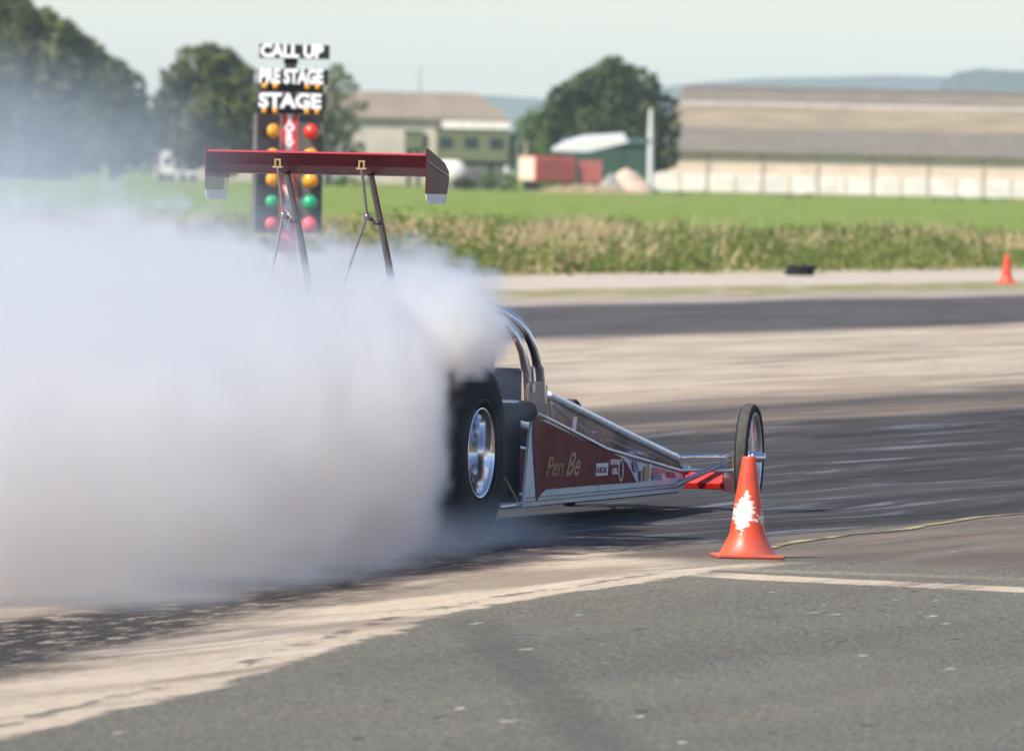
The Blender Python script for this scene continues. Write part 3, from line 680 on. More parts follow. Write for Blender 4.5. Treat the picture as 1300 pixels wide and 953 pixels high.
# ------------------------------------------------------------------ cones
def cone_mat():
    m, nt, b = new_mat('orange cone plastic with worn paint'); P = nt.coord(); s = nt.sep(P)
    n = nt.noise(nt.mapping(P, scale=(15,15,75)), 1.0, 4, .65); n2 = nt.noise(P, 9, 4)
    zc = nt.m('ABSOLUTE', nt.m('SUBTRACT', s[2], .215)); xc = nt.m('ABSOLUTE', nt.m('ADD', s[0], nt.m('ADD', .028, nt.m('MULTIPLY', nt.m('SUBTRACT', s[2], .2), -.12))))
    k = nt.m('ADD', nt.m('MULTIPLY', zc, 11), nt.m('MULTIPLY', xc, 21)); k = nt.m('ADD', k, nt.m('MULTIPLY', nt.m('SUBTRACT', n, .5), 2.4))
    w = nt.m('MULTIPLY', nt.step(k, 1.18, 1.10), nt.step(s[1], .01, -.01))
    k2 = nt.m('ADD', nt.m('MULTIPLY', nt.m('ABSOLUTE', nt.m('SUBTRACT', s[2], .185)), 30), nt.m('MULTIPLY', nt.m('ABSOLUTE', nt.m('SUBTRACT', s[0], .055)), 30))
    k2 = nt.m('ADD', k2, nt.m('MULTIPLY', nt.m('SUBTRACT', nt.noise(P, 60, 2), .5), 4)); w = nt.m('MAXIMUM', w, nt.m('MULTIPLY', nt.step(k2, .8, .7), nt.step(s[1], .0, -.01)))
    col = nt.mix(nt.step(n2, .35, .7), (.74,.085,.030), (.66,.065,.025))
    dirt = nt.m('MULTIPLY', nt.step(s[2], .14, .0), nt.step(n2, .4, .6, .15, .75)); col = nt.mix(dirt, col, (.33,.13,.09)); scf = nt.noise(nt.mapping(P, scale=(12,12,90)), 1.0, 4, .7); col = nt.mix(nt.step(scf, .60, .68, 0, .5), col, (.30,.09,.06))
    nt.put(b.inputs['Base Color'], nt.mix(w, col, (.80,.74,.66))); b.inputs['Roughness'].default_value = .42
    nt.put(b.inputs['Normal'], nt.bump(n2, .15, .004)); return m
def cone_mat_plain():
    return mat('sun-faded orange cone plastic', (.78,.085,.035), .45, var=.12, vscale=8)
def make_cone(loc, label, m, k=1.0, rz=0.1):
    c = empty('traffic_cone', loc, rz); tag(c, label, 'traffic cone', 'orange traffic cones')
    b = MB(); pr = [(.010,.150),(.028,.128),(.07,.106),(.115,.084),(.14,.081),(.30,.058),(.468,.0325),(.476,.031),(.477,.025),(.46,.024)]
    b.lathe([(h*k, r*k) for h, r in pr], (0,0,0), 'Z', 40); b.build('cone_body', m, c)
    b = MB(); h = .158*k; z = .018*k
    pl = []
    for (sx, sy) in ((1,1),(-1,1),(-1,-1),(1,-1)):
        pl += [((h-.03*k)*sx+(.03*k*sx if (sx*sy > 0) else 0), h*sy-(.0 if sx*sy < 0 else .03*k*sy), .001), (h*sx-(.03*k*sx if sx*sy > 0 else 0), h*sy-(.03*k*sy if sx*sy < 0 else 0), .001)]
    b.box(-h,h,-h,h,.001,z); b.build('foot', m, c, bevel=.006); return c
CMAT, CM2 = cone_mat(), cone_mat_plain()
gp = ground_at(949, 709); make_cone((gp.x, gp.y+.12, 0), 'scuffed orange cone with torn white sleeve beside the front wheel', CMAT)
gp = ground_at(1278, 360); make_cone((gp.x, gp.y, .004), 'small orange cone on the far verge beside the green weeds', CM2, 1.07, .5)
gp = ground_at(108, 441); make_cone((gp.x, gp.y, 0), 'orange cone faintly showing through smoke, beyond the far lane', CM2, 1.0, .3)
gp = ground_at(46, 551); make_cone((gp.x, gp.y, 0), 'orange cone almost lost in thick smoke, closer to the picture edge', CM2, 1.0, .8)
# old tyre lying on the verge
gp = ground_at(1015, 350)
t = MB(); t.lathe([(.02,.19),(.0,.24),(.02,.30),(.10,.335),(.18,.30),(.20,.24),(.18,.19),(.10,.175)], (0,0,0), 'Z', 32, 0, True, True); 
t.lathe([(.19,.19),(.18,.24),(.20,.30),(.27,.33),(.35,.30),(.37,.24),(.35,.19),(.27,.175)], (.05,.03,0), 'Z', 32, 0, True, True)
o = t.build('tyre_marker', M['rub'], loc=(gp.x, gp.y, .01)); o.scale = (.85,.85,.5); tag(o, 'low black tyre heap against the green weeds on the verge', 'tyre')
# ------------------------------------------------------------------ start light column
YT = 110.0
def T(px, py, Y=YT): return at(px, py, Y)
tb = T(362.5, 411, YT); tree_o = empty('start_light_column', (tb.x, YT, 0)); tag(tree_o, 'tall column of amber, green and red start lights with white worded signs', 'start lights')
def tl(px, py):   # pixel to local, undoing the camera roll so that columns stay upright
    p = T(px, py); return p.x-tb.x, p.z
S_ = F/YT
xm = 0.0; xp = lambda dx: dx/S_
zat = lambda py: T(367-(py-140)*.022, py).z
M['panel'] = mat('grey-brown light panel', (.13,.12,.11), .6); M['lred'] = mat('red lamp lens', (.75,.05,.02), .25, coat=.5); M['lamb'] = mat('amber lamp lens', (.85,.36,.02), .25, coat=.5)
M['lgrn'] = mat('green lamp lens', (.01,.42,.17), .25, coat=.5); M['postred'] = mat('red post board', (.68,.05,.04), .45); M['lett'] = mat('white sign lettering', (.92,.92,.90), .5, var=.03)
M['sigb'] = mat('black sign board', (.015,.015,.016), .5); M['greyp'] = mat('grey post', (.32,.28,.25), .6); M['lpink'] = mat('pinkish red lamp lens', (.75,.10,.12), .3, coat=.4)
b = MB(); b.box(-.085,.085,-.03,.05,.0,zat(142)); post = b.build('post', M['postred'], tree_o)
b = MB(); b.box(-.06,.06,.0,.05,zat(142)+.002,zat(70)); b.build('upper_post', M['greyp'], tree_o)
b = MB(); b.box(-.35,.35,-.25,.3,.0,.05); b.build('base_plate', M['black'], tree_o, bevel=.01)
TX = Matrix(((1,0,0,0),(0,0,-1,0),(0,1,0,0),(0,0,0,1)))
for i, ch in enumerate('YORK RACEWAY'):
    if ch == ' ': continue
    z = zat(153+12.6*i)
    text_obj('lettering', ch, .115, M['lett'], post, Matrix.Translation((0,-.034,z-.01)) @ TX, extrude=.003, align='CENTER', bold=.010)
for (py0, py1, txt, x0, x1, wd) in ((57,74,'CALL UP',-40,49,.655), (88,107,'PRE STAGE',-41,48,.665), (119,138,'STAGE',-41,46,.65)):
    z1, z0 = zat(py0), zat(py1)
    b = MB(); b.box(xp(x0),xp(x1),-.10,-.02,z0-.005,z1+.0); sb_ = b.build('sign_board', M['sigb'], tree_o)
    text_obj('lettering', txt, (z1-z0)*1.30, M['lett'], sb_, Matrix.Translation((xp(x0)+.01,-.104,z0+.012)) @ TX, extrude=.004, bold=.010, width=wd)
for (py0, py1) in ((74.5,81),(105,118),(138,145)):
    if py0 < 80: b = MB(); b.box(xp(-9),xp(9),-.05,-.02,zat(py1),zat(py0)-.006)
    else: b = MB(); b.box(xp(-36),xp(42),-.06,-.02,zat(py1),zat(py0)-.006)
    b.build('lamp_backing', M['sigb'], tree_o)
def lamp(x, y, z, r, m, yaw=0, hood=True, parent=None):
    l = MB(); mt = Matrix.Translation((x,y,z)) @ Matrix.Rotation(yaw,4,'Z')
    l.lathe([(0,r*.8),(-.10*r/.08,r*.8)], (0,0,0), 'Y', 24, 1)
    l.lathe([(-.10*r/.08,r*.8),(-.10*r/.08,r),(-.12*r/.08,r),(-.135*r/.08,r*.92),(-.155*r/.08,r*.7),(-.17*r/.08,r*.35),(-.175*r/.08,0)], (0,0,0), 'Y', 24)
    l.v = [tuple(mt @ Vector(p)) for p in l.v]; lo = l.build('lamp', [m, M['sigb']], parent or tree_o)
    if hood:
        h = MB(); h.lathe([(0,r*1.06),(-.075,r*1.06),(-.075,r*1.10),(0,r*1.10)], (0,0,0), 'Y', 20, a0=-1.25, a1=1.25)
        h.v = [tuple(mt @ Vector(p)) for p in h.v]; h.build('hood', M['sigb'], lo)
for py in (110, 141.5):
    for dx in (-32,-18.5,22,35): lamp(xp(dx), -.062, zat(py), .030, M['lamb'], hood=False)
b = MB(); b.box(xp(11),xp(43),-.02,.05,zat(296),zat(145.5)); rp = b.build('light_panel', M['panel'], tree_o)
mtl = Matrix.Translation((xp(-13),0,0)) @ Matrix.Rotation(R_(38),4,'Z')
b = MB(); b.box(-.30,0,-.02,.05,zat(296),zat(145.5),mtx=mtl); lp = b.build('light_panel', M['panel'], tree_o)
for py, k in ((167,'lred'),(198,'lamb'),(228.5,'lamb'),(257,'lgrn'),(285,'lpink')):
    lamp(xp(28), -.022, zat(py), .082, M[k], hood=False)
for py, k in ((167,'lamb'),(198,'lamb'),(228.5,'lamb'),(257,'lgrn'),(285,'lpink')):
    p = mtl @ Vector((-.17,-.022,0)); lamp(p.x, p.y, zat(py), .075, M[k], yaw=R_(38), hood=False)
# ------------------------------------------------------------------ buildings
def wx(px, Y): return at(px, 215, Y).x
def wz(px, py, Y): return at(px, py, Y).z
M['render'] = mat('cream render', (.50,.44,.36), .85, var=.1, vscale=.5); M['whiter'] = mat('white render', (.82,.75,.68), .85, var=.12, vscale=.6)
M['peach'] = mat('peach painted wall', (.76,.59,.46), .85, var=.08, vscale=.5); M['roofg'] = mat('grey cement roof', (.19,.162,.125), .9, var=.12, vscale=.4, stretch=(1,1,3)); M['rooft'] = mat('weathered tan roof', (.27,.215,.145), .9, var=.2, vscale=.25, stretch=(.6,1,4))
M['roofd'] = mat('dark ridge cladding', (.15,.12,.10), .9, var=.1); M['skyl'] = mat('pale roof lights', (.40,.36,.31), .5, var=.2, vscale=1.5); M['pil'] = mat('rusty pilaster', (.55,.40,.31), .8)
YH = 1050.0
hb = empty('hangar', (wx(830,YH), YH, 0)); tag(hb, 'long low hangar with tan and grey roof slopes and white wall', 'hangar')
HX0 = wx(826,YH); L_ = 95.0
z1 = 1.85; z2 = 3.85; z3 = 6.3; z4 = 10.6
b = MB(); b.box(0,L_,0,.4,0,z1); b.build('plinth', M['whiter'], hb); b = MB(); b.box(0,L_,.05,.4,z1+.003,z2); b.build('wall', M['peach'], hb)
b = MB(); b.prism([(0,0.3,z2),(0,9,z2),(0,9,z3),(0,8.8,z3+.1),(0,-.4,z2+.1),(0,-.4,z2-.05)], (L_,0,0))
b = MB(); e0 = [(-.6,-.5,z2),(-.6,-.5,z2+.15),(2.2,9,z3+.1),(2.2,9,z3)]; e1 = [(L_,-.5,z2),(L_,-.5,z2+.15),(L_,9,z3+.1),(L_,9,z3)]
b.add(e0+e1, [(0,1,2,3),(4,7,6,5),(1,5,6,2),(0,3,7,4),(0,4,5,1),(3,2,6,7)]); b.build('lean_to_roof', M['roofg'], hb)
b = MB(); zz = [z3, z3+(z4-z3)*.55, z3+(z4-z3)*.63, z4-.45, z4]; yy = [9.02, 9.02+8*.55, 9.02+8*.63, 9.02+7.2, 17.02]; ins = [1.4,2.2,2.3,3.0,3.1]
mid_ = [('roof','rooft'),('roof_light','skyl'),('roof','roofg'),('ridge','roofd')]
for i, (nm, mm) in enumerate(mid_):
    b = MB(); q = [(ins[i],yy[i],zz[i]),(L_,yy[i],zz[i]),(L_,yy[i+1],zz[i+1]),(ins[i+1],yy[i+1],zz[i+1])]
    b.prism(q, (0,.12,-.12)); b.build(nm, M[mm], hb)
b = MB(); b.prism([(1.4,9.1,0),(1.4,9.1,z3),(3.1,17,z4-.05),(3.1,25,z3),(1.4,25,0)], (.3,0,0)); b.build('gable_wall', M['render'], hb)
b = MB(); b.add([(3.1,17.1,z4),(L_,17.1,z4),(L_,25,z3),(1.4,25,z3)], [(0,1,2,3)]); b.build('roof', M['rooft'], hb)
b = MB(); b.box(1.4,L_,24.6,25,0,z3-.02); b.build('rear_wall', M['render'], hb)
for k in range(17):
    x = 5.1+k*5.45-(0); b = MB(); b.box(x,x+.28,-.08,-.003,0,z2-.06); b.build('pilaster', M['pil'], hb)
for k in range(17):
    x = 2.4+k*5.45; b = MB(); b.box(x,x+.22,-.10,-.003,0,z1-.05); b.build('buttress', M['peach'], hb)
for (px, py) in ((1098,185),(1256,192),(1270,164),(1165,160)):
    pass
# farm building
YB = 1100.0
fb = empty('farm_building', (wx(455,YB), YB, 0)); tag(fb, 'pale farm building with tan hipped roof behind the green cabin', 'building')
x1 = wx(642,YB)-wx(455,YB); xl = wx(405,YB)-wx(455,YB); ze = wz(550,151,YB); zr_ = wz(550,117,YB)
b = MB(); b.box(xl+1,x1,0,12,0,ze-.02); b.build('wall', M['render'], fb)
xr = wx(604,YB)-wx(455,YB)
b = MB(); b.add([(xl,-.6,ze),(x1+.6,-.6,ze),(x1+.6,12.6,ze),(xl,12.6,ze),(xl,6,zr_),(xr,6,zr_)], [(0,1,5,4),(1,2,5),(2,3,4,5),(0,4,3),(0,3,2,1)]); b.build('roof', mat('tan cement roof', (.245,.20,.15), .9, var=.12, vscale=.3), fb)
b = MB(); xa = wx(560,YB)-wx(455,YB); b.box(xa,x1+.4,-3.4,-.62,ze-1.35,ze-.15); b.build('white_fascia', M['whiter'], fb)
for x in (xa+.3, x1):
    b = MB(); b.box(x-.15,x+.15,-3.3,-3.0,0,ze-1.36); b.build('canopy_post', M['whiter'], fb)
M['olive'] = mat('olive green cladding', (.145,.16,.08), .7, var=.12, vscale=.8); M['glassd'] = mat('dark window glass', (.03,.04,.045), .15)
M['olived'] = mat('dark green cladding', (.04,.07,.05), .6)
def cabin(pxa, pxb, pya, pyb, Y, label, wins, name='cabin', deep=4, darkend=None, m='olive', cat='cabin'):
    X0 = wx(pxa,Y); r = empty(name, (X0,Y,0)); tag(r, label, cat)
    W = wx(pxb,Y)-X0; zt = wz((pxa+pxb)/2,pya,Y); zb = wz((pxa+pxb)/2,pyb,Y)
    b = MB(); b.box(0,W,0,deep,zb,zt); bd = b.build('body', M[m], r, bevel=.06)
    b = MB(); b.box(-.1,W+.1,-.1,deep+.1,zt+.003,zt+.15); b.build('roof', M['olived'], r)
    for (a, c, d, e) in wins:
        xa, xb_ = wx(a,Y)-X0, wx(c,Y)-X0; za, zb_ = wz(a,d,Y), wz(a,e,Y)
        b = MB(); b.box(xa-.1,xb_+.1,-.05,-.003,zb_-.1,za+.1); fr = b.build('window', M['olived'], r)
        b = MB(); b.box(xa,xb_,-.075,-.053,zb_,za); b.build('pane', M['glassd'], fr)
    b = MB(); b.box(.1,W-.1,.2,deep-.2,zb-.35,zb-.003); b.build('underframe', M['black'], r)
    n = max(2, int(W/3.2))
    for k in range(n):
        x = W*(k+.5)/n
        for y in (.5, deep-.5):
            b = MB(); b.box(x-.18,x+.18,y-.2,y+.2,0,zb-.353); b.build('leg', M['black'], r)
    if darkend: b = MB(); b.box(W+.003,W+wx(darkend,Y)-wx(pxb,Y),.3,deep,zb-.8,zt-.2); b.build('end_box', M['olived'], r)
    return r
cabin(553, 646, 166, 205, 1000, 'olive green cabin with three dark windows below white fascia', [(558,573,175,187),(590,605,175,187),(622,637,176,188)], darkend=656)
cabin(513, 537, 168, 190, 1010, 'small olive cabin against the pale building, without windows', [], deep=3, darkend=543)
# vehicles and tanks in the yard
M['wv'] = mat('white vehicle paint', (.78,.76,.73), .35, var=.05); M['pinkr'] = mat('sun-faded red paint', (.66,.13,.11), .6, var=.08, vscale=.8); M['peachw'] = mat('pale post and sunlit end paint', (.80,.62,.48), .7, var=.06)
def caravan(px0, px1, py0, Y, label, name='caravan', cat='caravan', col='wv'):
    X0 = wx(px0,Y); W = wx(px1,Y)-X0; H = wz((px0+px1)/2,py0,Y); r = empty(name,(X0,Y,0)); tag(r, label, cat, 'pale vehicles parked along the tree line')
    b = MB(); b.prism([(0.05*W,0,.55),(.97*W,0,.55),(W,0,.9),(.97*W,0,H*.93),(.85*W,0,H),(.12*W,0,H),(0,0,H*.85),(0,0,.8)], (0,2.2,0)); bd = b.build('body', M[col], r, bevel=.05)
    b = MB(); b.box(.28*W,.72*W,-.02,-.003,H*.52,H*.78); b.build('window', M['glassd'], r)
    for x in (.25*W,.75*W):
        b = MB(); b.lathe([(-.02,0),(-.02,.34),(.2,.34),(.2,0)], (x,0,.34), 'Y', 18); b.build('wheel', M['rub'], r)
    return r
caravan(203, 222, 192, 1050, 'white caravan with rounded roof, half lost in smoke')
caravan(226, 252, 191, 1040, 'wider white van next to the half-lost caravan')
caravan(408, 441, 187, 960, 'white van parked behind the middle of the rear wing')
b = MB(); Yb = 1080; b.box(0,wx(345,Yb)-wx(196,Yb),0,6,0,wz(270,184,Yb)); o = b.build('low_wall_building', M['render'], loc=(wx(196,Yb),Yb,0)); 
lw = empty('long_shed', (wx(196,Yb),Yb,0)); tag(lw, 'long low cream shed under the broad round-topped tree', 'shed'); o.name = 'wall'; o.parent = lw; o.location = (0,0,0)
b = MB(); W = wx(345,Yb)-wx(196,Yb); H = wz(270,184,Yb); b.prism([(-.3,-.4,H+.003),(-.3,6.4,H+.003),(-.3,3,H+.7)], (W+.6,0,0)); b.build('roof', M['roofg'], lw)
def tank(px0, px1, py0, py1, Y, label, horiz=True, mb='pinkr', me='peachw', name='storage_tank', cat='tank', ballfront=True):
    pm = (px0+px1)/2; r_ = (wz(pm,py0,Y)-wz(pm,py1,Y))/2; zc = wz(pm,(py0+py1)/2,Y); X0 = wx(px0,Y); W = wx(px1,Y)-X0
    r = empty(name,(X0,Y,0)); tag(r, label, cat)
    if horiz:
        b = MB(); b.lathe([(r_*.9,0),(r_*.9,r_),(W,r_),(W+.15,r_*.8),(W+.2,0)], (0,0,zc), 'X', 28); b.build('shell', M[mb], r)
        b = MB(); b.lathe([(r_*.45,0),(r_*.48,r_*.8),(r_*.6,r_*.96),(r_*.89,r_*1.0)], (0,0,zc), 'X', 28); b.build('end_cap', M[me], r)
        b = MB()
        for x in (W*.25,W*.8): b.box(x-.12,x+.12,-r_*.7,r_*.7,0,zc-r_*.75)
        b.build('cradle', M['dark'], r)
    return r
Yk = 925; X0 = wx(680,Yk); r = empty('container', (X0,Yk,0), R_(35)); tag(r, 'longer faded red container with pale sunlit end, beside the scrub', 'container')
zb_, zt_ = wz(700,231,Yk), wz(700,199,Yk); Lk_, Dk = 4.3, 2.6
b = MB(); b.box(0,Lk_,0,Dk,zb_,zt_); bd_ = b.build('body', M['pinkr'], r, bevel=.12)
b = MB(); b.box(-.08,-.003,.12,Dk-.12,zb_+.1,zt_-.1); b.build('sunlit_end', M['peachw'], r, bevel=.02)  # end panel of the red box; its pale colour stands for sunlight
for x in (.6, Lk_-.6):
    b = MB(); b.box(x-.12,x+.12,.1,Dk-.1,0,zb_-.003); b.build('skid', M['dark'], r)
X0 = wx(735,928); W = wx(764,928)-X0; r = empty('container', (X0,928,0)); tag(r, 'smaller dull red container at the far end of the longer one', 'container')
b = MB(); b.box(0,W,0,2,wz(750,232,928),wz(750,204,928)); b.build('body', mat('dull red paint', (.46,.12,.10), .7), r, bevel=.04)
b = MB(); b.box(.2,W-.2,.2,1.8,0,wz(750,232,928)-.003); b.build('skid', M['dark'], r)
for k in (1,2): 
    b = MB(); b.box(W*k/3-.03,W*k/3+.03,-.03,-.003,wz(750,230,928),wz(750,206,928)); b.build('door_seam', M['dark'], r)
# round white tank behind the wing's end plate
Yw = 940; p = at(572,220,Yw); rr = (wz(572,203,Yw)-wz(572,236,Yw))/2
r = empty('round_tank', (p.x,Yw,0)); tag(r, 'round white tank showing beside the wing end plate', 'tank')
b = MB(); b.lathe([(-rr*1.5,0),(-rr*1.45,rr*.5),(-rr*1.2,rr*.85),(-rr*.9,rr),(rr*1.3,rr),(rr*1.5,rr*.6),(rr*1.55,0)], (0,0,p.z), 'Y', 28)
sh = b.build('shell', M['whiter'], r); sh.rotation_euler = (0,0,R_(25)); b = MB(); b.box(-rr*.6,rr*.6,-.5,.5,0,p.z-rr*.8); b.build('cradle', M['dark'], r)
# green shed, tarpaulin, rubble
Yg = 962; X0 = wx(715,Yg); W = wx(822,Yg)-X0; r = empty('green_shed', (X0,Yg,0)); tag(r, 'teal green shed between the wide dark tree and hangar', 'shed')
b = MB(); b.box(0,W,0,5,0,wz(770,182,Yg)-.02); b.build('wall', mat('teal sheet cladding', (.03,.075,.052), .7), r); b = MB(); b.prism([(-.2,-.3,wz(770,182,Yg)),(-.2,5.3,wz(770,182,Yg)),(-.2,5.3,wz(770,174,Yg))], (W+.4,0,0)); b.build('roof', mat('dark green roof', (.04,.085,.055), .6), r)
Yc = 950; r = empty('canopy', (wx(700,Yc),Yc,0)); tag(r, 'slanting white canopy roof above the red container', 'canopy')
X0 = wx(700,Yc); b = MB(); pol = [(wx(701,Yc)-X0,0,wz(701,192,Yc)),(wx(745,Yc)-X0,0,wz(745,193,Yc)),(wx(797,Yc)-X0,0,wz(797,181,Yc)),(wx(792,Yc)-X0,0,wz(792,173,Yc)),(wx(740,Yc)-X0,0,wz(740,176,Yc)),(wx(715,Yc)-X0,0,wz(715,184,Yc))]
b.prism(pol, (0,4,.3)); b.build('roof_sheet', M['wv'], r)
for px in (708, 790):
    b = MB(); b.box(wx(px,Yc)-X0-.08,wx(px,Yc)-X0+.08,.5,.7,0,wz(px,186,Yc)); b.build('support', M['dark'], r)
Yp = 940
def heap(px, half, py, Y, m, name, label, cat='heap'):
    r = half*Y/F; H = wz(px,py,Y); b = MB(); n = 18; vs = []; fs = []
    for j in range(6):
        t = j/5
        for k in range(n):
            a = k*2*math.pi/n; q = r*(1-t)**.8*(1+random.uniform(-.12,.12)); vs.append((q*math.cos(a), q*math.sin(a)*.6, H*t**.8*(1+random.uniform(-.08,.08))-.05*(j == 0)))
    for j in range(5):
        for k in range(n): fs.append((j*n+k, j*n+(k+1)%n, (j+1)*n+(k+1)%n, (j+1)*n+k))
    b.add(vs, fs, 0, True); o = b.build(name, m, loc=(wx(px,Y),Y,-.03)); return tag(o, label, cat)
heap(795, 40, 214, 925, mat('pale rubble', (.62,.45,.34), .9, bump=.4, var=.3, vscale=1.2), 'rubble_heap', 'peach-coloured rubble heap in front of the teal shed')
heap(776, 18, 220, 915, mat('grey rubble', (.36,.34,.31), .9, bump=.4, var=.3, vscale=1.2), 'rubble_heap', 'small grey rubble heap beside the red container')
heap(598, 30, 214, 925, mat('dark soil heap', (.10,.09,.085), .9, var=.3, vscale=1.2), 'soil_heap', 'dark soil heap beside the round white tank')
heap(745, 70, 233, 880, mat('field edge soil', (.30,.22,.12), .95, var=.3, vscale=.8), 'soil_heap', 'long low bank of pale dry soil in front of the red container')
def pole(px, py, Y, w, m, name, label, cat='post', top=.4):
    H = wz(px,py,Y); b = MB(); b.tube([(0,0,-.1),(0,0,H*.55),(0,0,H)], [w,w*.8,w*top], 12); o = b.build(name, m, loc=(wx(px,Y),Y,0)); return tag(o, label, cat)
pole(825, 138, 990, .38, M['wv'], 'white_post', 'thick white tapering post at the near end of the hangar')
pole(667, 180, 985, .14, M['peachw'], 'thin_post', 'thin pale pink post beside the green cabin end')
pole(531, 84, 1500, .28, mat('grey mast', (.36,.38,.40), .5), 'radio_mast', 'faint grey mast above the farm building roof', 'mast')
# ------------------------------------------------------------------ tyre smoke (baked into a voxel field in the car's own frame)
lo = np.array([-3.2, -11.0, 0.0]); hi = np.array([2.9, 3.0, 2.45]); h = .043
N3 = np.ceil((hi-lo)/h).astype(int)+1; hi = lo+(N3-1)*h
ax = [lo[i]+np.arange(N3[i])*h for i in range(3)]
Zg, Yg_, Xg = np.meshgrid(ax[2], ax[1], ax[0], indexing='ij')
X, Y, Z = [a.ravel() for a in (Xg, Yg_, Zg)]
n1 = fbm(X*.9, Y*.7, Z*1.1, 2); n2 = fbm(X*.9+9, Y*.7+4, Z*1.1+2, 2); n3 = fbm(X*.9+3, Y*.7+8, Z*1.1+7, 2)
wxx, wyy, wzz = X+n1*.35, Y+n2*.5, Z+n3*.28
BL = [ # centre, radii, strength (car frame: x across, y along, z up)
 ((.30,-1.25,.45),(.62,.95,.62),1.0), ((.55,-2.4,.45),(.72,1.2,.70),1.0), ((.5,-4.2,.55),(1.0,2.2,.85),1.0), ((.6,-7.0,.5),(1.3,3.0,.90),.9),
 ((-.7,-1.4,.50),(.95,1.4,.90),1.0), ((-.6,-3.8,.60),(1.5,2.6,1.0),1.0), ((-.5,-7.6,.6),(1.9,3.4,.98),1.0), ((-1.8,-3,.6),(1.5,3,1.0),1.0),
 ((-.1,.15,.78),(.62,.85,.55),1.0), ((.12,1.0,.82),(.45,.85,.52),1.0), ((-.7,1.0,.75),(.8,1.4,.66),1.0), ((.0,1.75,.95),(.46,.60,.36),1.0),
 ((-1.6,.6,.6),(1.2,1.6,.95),1.0), ((.58,-.05,.98),(.40,.65,.30),1.0), ((.80,-.30,.90),(.22,.46,.26),1.0), ((-.25,1.5,1.02),(.5,.7,.42),.9), ((.42,1.2,.95),(.26,.8,.28),1.0),
]
Fd = np.full(X.shape, -9.0)
for (c, r, s) in BL:
    q = np.sqrt(((wxx-c[0])/r[0])**2+((wyy-c[1])/r[1])**2+((wzz-c[2])/r[2])**2)
    Fd = np.maximum(Fd, s*(1-q))
det = .75*fbm(X*2.4, Y*1.9, Z*2.4+3, 5, .68)+.55*(.62-2.2*np.abs(fbm(wxx*1.9+5, wyy*1.6, wzz*1.9+1, 4, .6)))
soft = .15+.36*np.clip((-2.5-Y)/4, 0, 1)
hf = fbm(wxx*6.5+2, wyy*5.5, wzz*6.5+4, 3, .65); ridg = .5-2.2*np.abs(fbm(X*4.2+8, Y*3.6+2, Z*4.2, 3, .6))
D = np.clip((Fd+.36*det+.48*hf+.26*ridg-.03)/soft, 0, 1); D = D*D*(3-2*D)
young = np.exp(-np.clip(-.3-Y, 0, 20)/1.6)
D *= (2.2+11.0*young)*(.20+1.6*np.clip(det+.35, 0, 1))*np.clip(1+2.0*hf+.9*ridg, .1, 3)
D *= 1-.72*np.clip((Z-.95-.2*n2)/.40, 0, 1)
D += .5*np.clip((Fd+.40+.4*det)/.6, 0, 1)**2
D *= np.clip((1.78+.75*n1+.35*det+.35*n3-Z)/.85, 0, 1)**1.4
# thin drifting veil above and around
vq = np.sqrt(((wxx+.9)/2.6)**2+((wyy+5.6)/5.6)**2+((wzz-.95)/1.45)**2)
veil = np.clip((1-vq)*1.5+.75*fbm(X*1.1, Y*.7, Z*1.6+5, 4, .6), 0, 1)
D += .30*veil
# the jet's near side: widens behind the wheel
back = -.45-Y
Lim = .81+.27*np.clip(back, 0, 1.9)+.13*np.clip(back-1.9, 0, 20)+.16*det+.05*n2+.17*np.clip((Z-.66)/.12, 0, 1)*np.clip((Y+1.2)/.5, 0, 1)-.10*np.clip(Y/.3, 0, 1)
edge = np.clip((Lim-X)/.16, 0, 1); D *= np.where(Y < .42, edge, np.clip((.38+.22*det-X)/.12, 0, 1))
# the near rear wheel and cockpit side stand clear below a rising line
line = .57+.17*(Y+.2)+.20*det
under = np.clip((line-Z)/.10, 0, 1)*np.clip((Y+.42+.2*det)/.10, 0, 1)*np.clip((X-np.where(Y < .5, .40, -.30))/.10, 0, 1)
D *= 1-under
D += under*.8*np.clip((Z-line+.22)/.22, 0, 1)*np.clip(.5+det, 0, 1)*np.clip((1.0-X)/.1, 0, 1)*np.clip((1.6-Y)/.4, 0, 1)
D *= np.clip((1.95+.35*det-Y)/.25, 0, 1)
# ground-hugging wisps, blue haze round the contact patch
w1 = np.exp(-(Z/.14)**2)*np.clip(.45+1.3*fbm(X*2, Y*1.2, Z*3, 3), 0, 1)
band = np.clip((Lim+.25-X)/.3, 0, 1)*np.clip((Y+10)/3, 0, 1)*np.clip((.55-Y)/.3, 0, 1)*(X > -2.6)
D += 1.5*w1*band
D += 2.4*np.exp(-(((X-.80)/.26)**2+((Y+.15)/.5)**2+((Z-.05)/.10)**2))*np.clip(.8+det, 0, 1.5)
D += .22*np.exp(-(((X-.86)/.12)**2+((Y-.35)/.22)**2+((Z-.5)/.4)**2))
D *= np.clip((X-lo[0])/.5, 0, 1)*np.clip((hi[0]-X)/.4, 0, 1)*np.clip((Y-lo[1])/1.2, 0, 1)*np.clip((hi[1]-Y)/.4, 0, 1)*np.clip((hi[2]-Z)/.35, 0, 1)
D[D < .02] = 0
me = bpy.data.meshes.new('tyre_smoke'); me.vertices.add(len(X)); me.vertices.foreach_set('co', np.stack([X,Y,Z],1).astype(np.float32).ravel())
at_ = me.attributes.new('soot', 'FLOAT', 'POINT'); at_.data.foreach_set('value', D.astype(np.float32))
smo = bpy.data.objects.new('tyre_smoke', me); C.objects.link(smo); smo.matrix_world = CM
tag(smo, 'thick white tyre smoke billowing from the rear wheels', None, None, 'stuff')
gm, nt, pb = new_mat('burnt rubber smoke'); nt.n.remove(pb)
va_ = nt.node('ShaderNodeAttribute', attribute_name='density')
